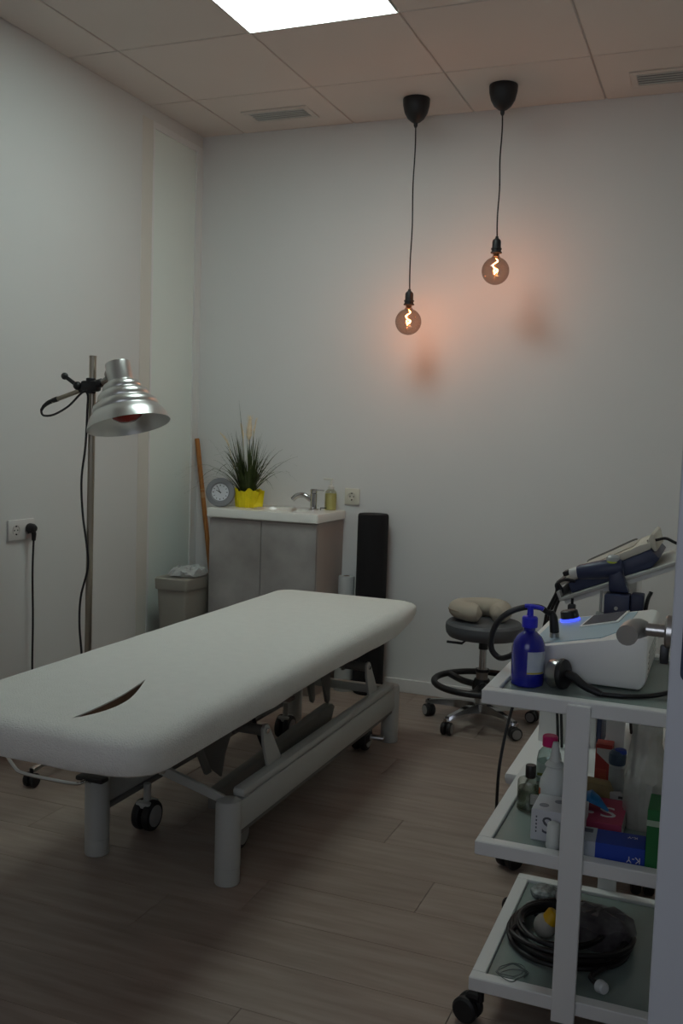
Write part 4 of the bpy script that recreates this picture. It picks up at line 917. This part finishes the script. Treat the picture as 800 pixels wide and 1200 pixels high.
# second cart with shock wave console ------------------------------------------------
def device_cart():
    t = thing('device_cart', 'white equipment cart with sloping top tray behind the trolley', 'cart', (2.30, -1.42, 0))
    g = G(); n = 8
    rr = lambda ins, z: [V((p.x, p.y, z)) for p in rrect(2.085+ins, 2.54-ins, -1.765+ins, -1.04-ins, (.03, .03, .05, .05), z)]
    def same(z0, z1): return [rr(.003, z0), rr(0, z0+.004), rr(0, z1-.004), rr(.004, z1)]
    L = same(.262, .300); m = min(len(r) for r in L)
    g.loft([r[:m] for r in L]) if len({len(r) for r in L}) == 1 else g.box((2.085, -1.765, .262), (2.54, -1.04, .30), .012)
    g.build('lower_tray', WHITE, t)
    G().box((2.12, -1.42, .06), (2.302, -1.18, .60), .008).box((2.30, -1.40, .55), (2.40, -1.20, .868), .006).build('column', WHITE, t)
    G().box((2.3025, -1.41, .06), (2.318, -1.19, .549), .003).build('navy_trim', NAVY, t)
    b = G().box((2.10, -1.70, .055), (2.14, -1.10, .085), .004).box((2.46, -1.70, .055), (2.50, -1.10, .085), .004).box((2.14, -1.42, .055), (2.46, -1.36, .085), .004).build('base_frame', FRAME, t)
    for (x, y, a) in ((2.12, -1.70, 240), (2.48, -1.70, 280), (2.12, -1.12, 100), (2.48, -1.12, 60)):
        d = V((cos(radians(a)), sin(radians(a)), 0)); q = V((-d.y, d.x, 0)); o = V((x, y, 0)); e = o+d*.03
        c = G().cyl(o+V((0, 0, .04)), o+V((0, 0, .06)), .01, n=10).tube([o+V((0, 0, .05)), e+V((0, 0, .052))], .012, 8, sub=2).build('caster', BLACK, t)
        for s in (-1, 1):
            p = e+q*(s*.018)+V((0, 0, .034)); G().cyl(p-q*.013, p+q*.013, .034, n=22, bev=.005).build('wheel', RUBBER, c)
        G().cyl((x, y, .083), (x, y, .264), .010, n=12).build('strut', FRAME, b)
    # sloping tray: s along the slope, n off it
    A = radians(23); T = V((cos(A), 0, sin(A))); N = V((-sin(A), 0, cos(A))); O = V((2.213, 0, .812))
    def pt(s, y, n): return O + T*s + N*n + V((0, y, 0))
    def tilt(g, s0, s1, y0, y1, n0, n1, bev=0):
        return g.prism([pt(s0, y0, n0), pt(s1, y0, n0), pt(s1, y0, n1), pt(s0, y0, n1)], (0, y1-y0, 0), bev)
    g = tilt(G(), 0, .40, -1.72, -1.30, 0, .010, .002); tilt(g, 0, .008, -1.72, -1.30, .010, .030, .001)
    g.build('top_tray', mat('tray_grey', 'b9b8b2', .4, var=.03), t)
    tilt(G(), .01, .38, -1.70, -1.32, -.014, -.0005, .002).build('tray_support', WHITE, t)
    G().box((2.345, -1.80, .765), (2.412, -1.735, .858), .004).build('holster', NAVY, t)
    G().cyl((2.378, -1.806, .822), (2.378, -1.799, .822), .005, n=12).build('screw', STEEL, t)
    G().box((2.414, -1.79, .765), (2.448, -1.735, .862), .004).build('holster_bracket', mat('navy_dark', '1d2440', .5, var=.05), t)
    G().tube([(2.465, -1.76, .87), (2.452, -1.77, .8), (2.445, -1.74, .5), (2.44, -1.72, .31)], .0055, 8).build('hanging_cable', BLACK, t)
    G().tube([(2.395, -1.25, .79), (2.392, -1.23, .4), (2.395, -1.2, .304)], .006, 8).build('rear_cable', BLACK, t)
    G().box((2.240, -1.752, .770), (2.261, -1.728, .812), .004).cyl((2.2505, -1.735, .810), (2.2505, -1.735, .828), .004, n=8).build('hanging_connector', BLACK, t)
    G().box((2.318, -1.748, .775), (2.342, -1.73, .797), .003).cyl((2.33, -1.735, .795), (2.33, -1.735, .858), .004, n=8).build('grey_stub', FRAME, t)
    # console
    c = thing('shockwave_console', 'navy and beige therapy console lying on the sloping tray', 'medical device', (2.36, -1.51, .90))
    y0, y1 = -1.69, -1.36
    G().prism([pt(.035, y0, .0105), pt(.27, y0, .0105), pt(.30, y0, .028), pt(.285, y0, .060), pt(.035, y0, .040)], (0, y1-y0, 0), .004).build('lower_housing', NAVY, c)
    G().prism([pt(.012, y0+.004, .0405), pt(.285, y0+.004, .0605), pt(.290, y0+.004, .079), pt(.26, y0+.004, .081), pt(.06, y0+.004, .062), pt(.012, y0+.004, .054)], (0, y1-y0-.008, 0), .003).build('upper_housing', OFFW, c)
    G().prism([pt(.292, y0+.02, .05), pt(.300, y0+.02, .05), pt(.306, y0+.02, .094), pt(.299, y0+.02, .100), pt(.28, y0+.02, .080)], (0, y1-y0-.04, 0), .002).build('screen_rim', OFFW, c)
    G().prism([pt(.07, y0+.05, .0635), pt(.24, y0+.05, .0800), pt(.24, y0+.05, .0825), pt(.07, y0+.05, .066)], (0, y1-y0-.1, 0)).build('display', mat('display_beige', 'b7b0a0', .3, var=.05), c)
    G().tube([pt(.06, y1-.02, .060), pt(.07, y1-.02, .067), pt(.14, y1-.02, .074), pt(.22, y1-.02, .083), pt(.225, y1-.02, .076)], .0028, 8).build('handle_bar', FRAMED, c)
    tilt(G(), .028, .062, y0+.01, y0+.06, .0615, .076, .003).build('latch', BLACK, c)
    tilt(G(), .0, .030, y0+.02, y1-.05, .040, .056, .003).build('front_grip', FRAMED, c)
    for i in range(3):
        yy = y0-.004+i*.016; a = pt(.03, yy, .052)
        k = i-1; P = [a+V((.03, 0, .0)), a+V((0, 0, .002)), a+V((-.022, -.005, -.012)), (2.205+.006*k, -1.70+.012*i, .835), (2.183+.009*k, -1.69+.012*i, .775), (2.168+.010*k, -1.68+.014*i, .70)]
        P += [(2.10, -1.72, .52), (2.078, -1.785, .36), (2.072, -1.79, .22), (2.065, -1.72, .06), (2.08, -1.6, .008)] if i == 0 else [(2.17+.012*i, -1.6, .6), (2.175+.012*i, -1.50, .45), (2.18+.012*i, -1.46, .304)]
        G().tube(P, .0046, 8).build('cable', BLACK, c)
    e = pt(.30, y0+.03, .075)
    G().tube([e+V((-.02, 0, 0)), e+V((.005, 0, .006)), e+V((.03, 0, .012)), e+V((.055, .0, .002)), e+V((.075, 0, -.003))], .0042, 8).build('power_cable', BLACK, c)
    G().box(e+V((.066, -.012, -.016)), e+V((.10, .012, .008)), .004).build('power_connector', BLACK, c)
    # handpiece
    h = thing('handpiece', 'navy therapy handpiece with lime ring and clear cap resting in its holster', 'handpiece', (2.378, -1.765, .858))
    y = -1.745
    a, b = V((2.262, y, .905)), V((2.375, y, .928)); d = (b-a).normalized()
    G().lathe([(0, 0), (.017, 0), (.021, .008), (.026, .06), (.027, .10), (.022, .125), (0, .128)], a, d, 24).build('barrel', NAVY, h)
    G().lathe([(0, -.022), (.012, -.022), (.015, -.016), (.0175, 0), (0, .0)], a, d, 24).build('white_tip', mat('tip_white', 'cfcdc8', .4, var=.03), h)
    G().prism([(2.348, y-.022, .935), (2.378, y-.022, .935), (2.408, y-.022, .860), (2.352, y-.022, .860)], (0, .040, 0), .006).build('grip', NAVY, h)
    k = V((2.358, y, .930))
    G().lathe([(0, 0), (.021, 0), (.0215, .004), (.0215, .015), (0, .015)], k, n=24).build('lime_ring', LIME, h)
    G().lathe([(0, .015), (.019, .015), (.0185, .026), (.013, .032), (0, .033)], k, n=24).build('clear_cap', mat('cap_clear', 'b5b9b8', .15, var=.1, alpha=.85), h)
device_cart()

# open door at the right edge ----------------------------------------------------------
def door():
    a = radians(2.2); h = V((sin(a), cos(a), 0)); q = V((cos(a), -sin(a), 0)); o = V((2.588, -3.40, 0)); L = .735; th = .042
    DM = mat('door_white', 'b9bcc1', .45, var=.02)
    g = G(); P = [o, o+q*th, o+q*th+h*L, o+h*L]
    g.prism([p+V((0, 0, .008)) for p in P], (0, 0, 2.02), .002)
    d = g.build('door_1', DM, None, o, smooth=False); d['kind'] = 'structure'
    # lock faceplate in the free edge
    m = o+q*(.012)-h*.0012; pts = []
    for i in range(13):
        A = pi+pi*i/12; pts.append(m+q*(.010+.010*cos(A))+V((0, 0, 1.025+.010*sin(A))))
    for i in range(13):
        A = pi*i/12; pts.append(m+q*(.010+.010*cos(A))+V((0, 0, 1.215+.010*sin(A))))
    G().prism(pts, h*.0022).build('lock_faceplate', mat('lock_steel', '3c4352', .35, .8, var=.05), d, smooth=False)
    c = o+h*.05+V((0, 0, 1.060))
    hd = G().cyl(c, c-q*.010, .0195, n=28, bev=.002).build('handle_rose', STEEL, d)
    G().cyl(c-q*.008, c-q*.040, .0075, n=16).build('handle_neck', STEEL, hd)
    G().tube([c-q*.030+h*.002, c-q*.040, c-q*.046-h*.012, c-q*.048-h*.04-V((0, 0, .002))], [.0085, .0095, .0105, .0115, .012], 16, sub=4).build('lever', STEEL, hd)
    k = c+V((0, 0, -.026))
    G().box(k-q*.014-V((.001, .004, .012)), k-q*.006+V((.001, .004, .010)), .002).build('key', BLACK, d)
    struct('trim_2', G().prism([o+h*(L+.004), o+q*th+h*(L+.004), V((XR, -2.655, 0)), V((XR-.09, -2.655, 0))], (0, 0, 2.06)), WHITE)
door()
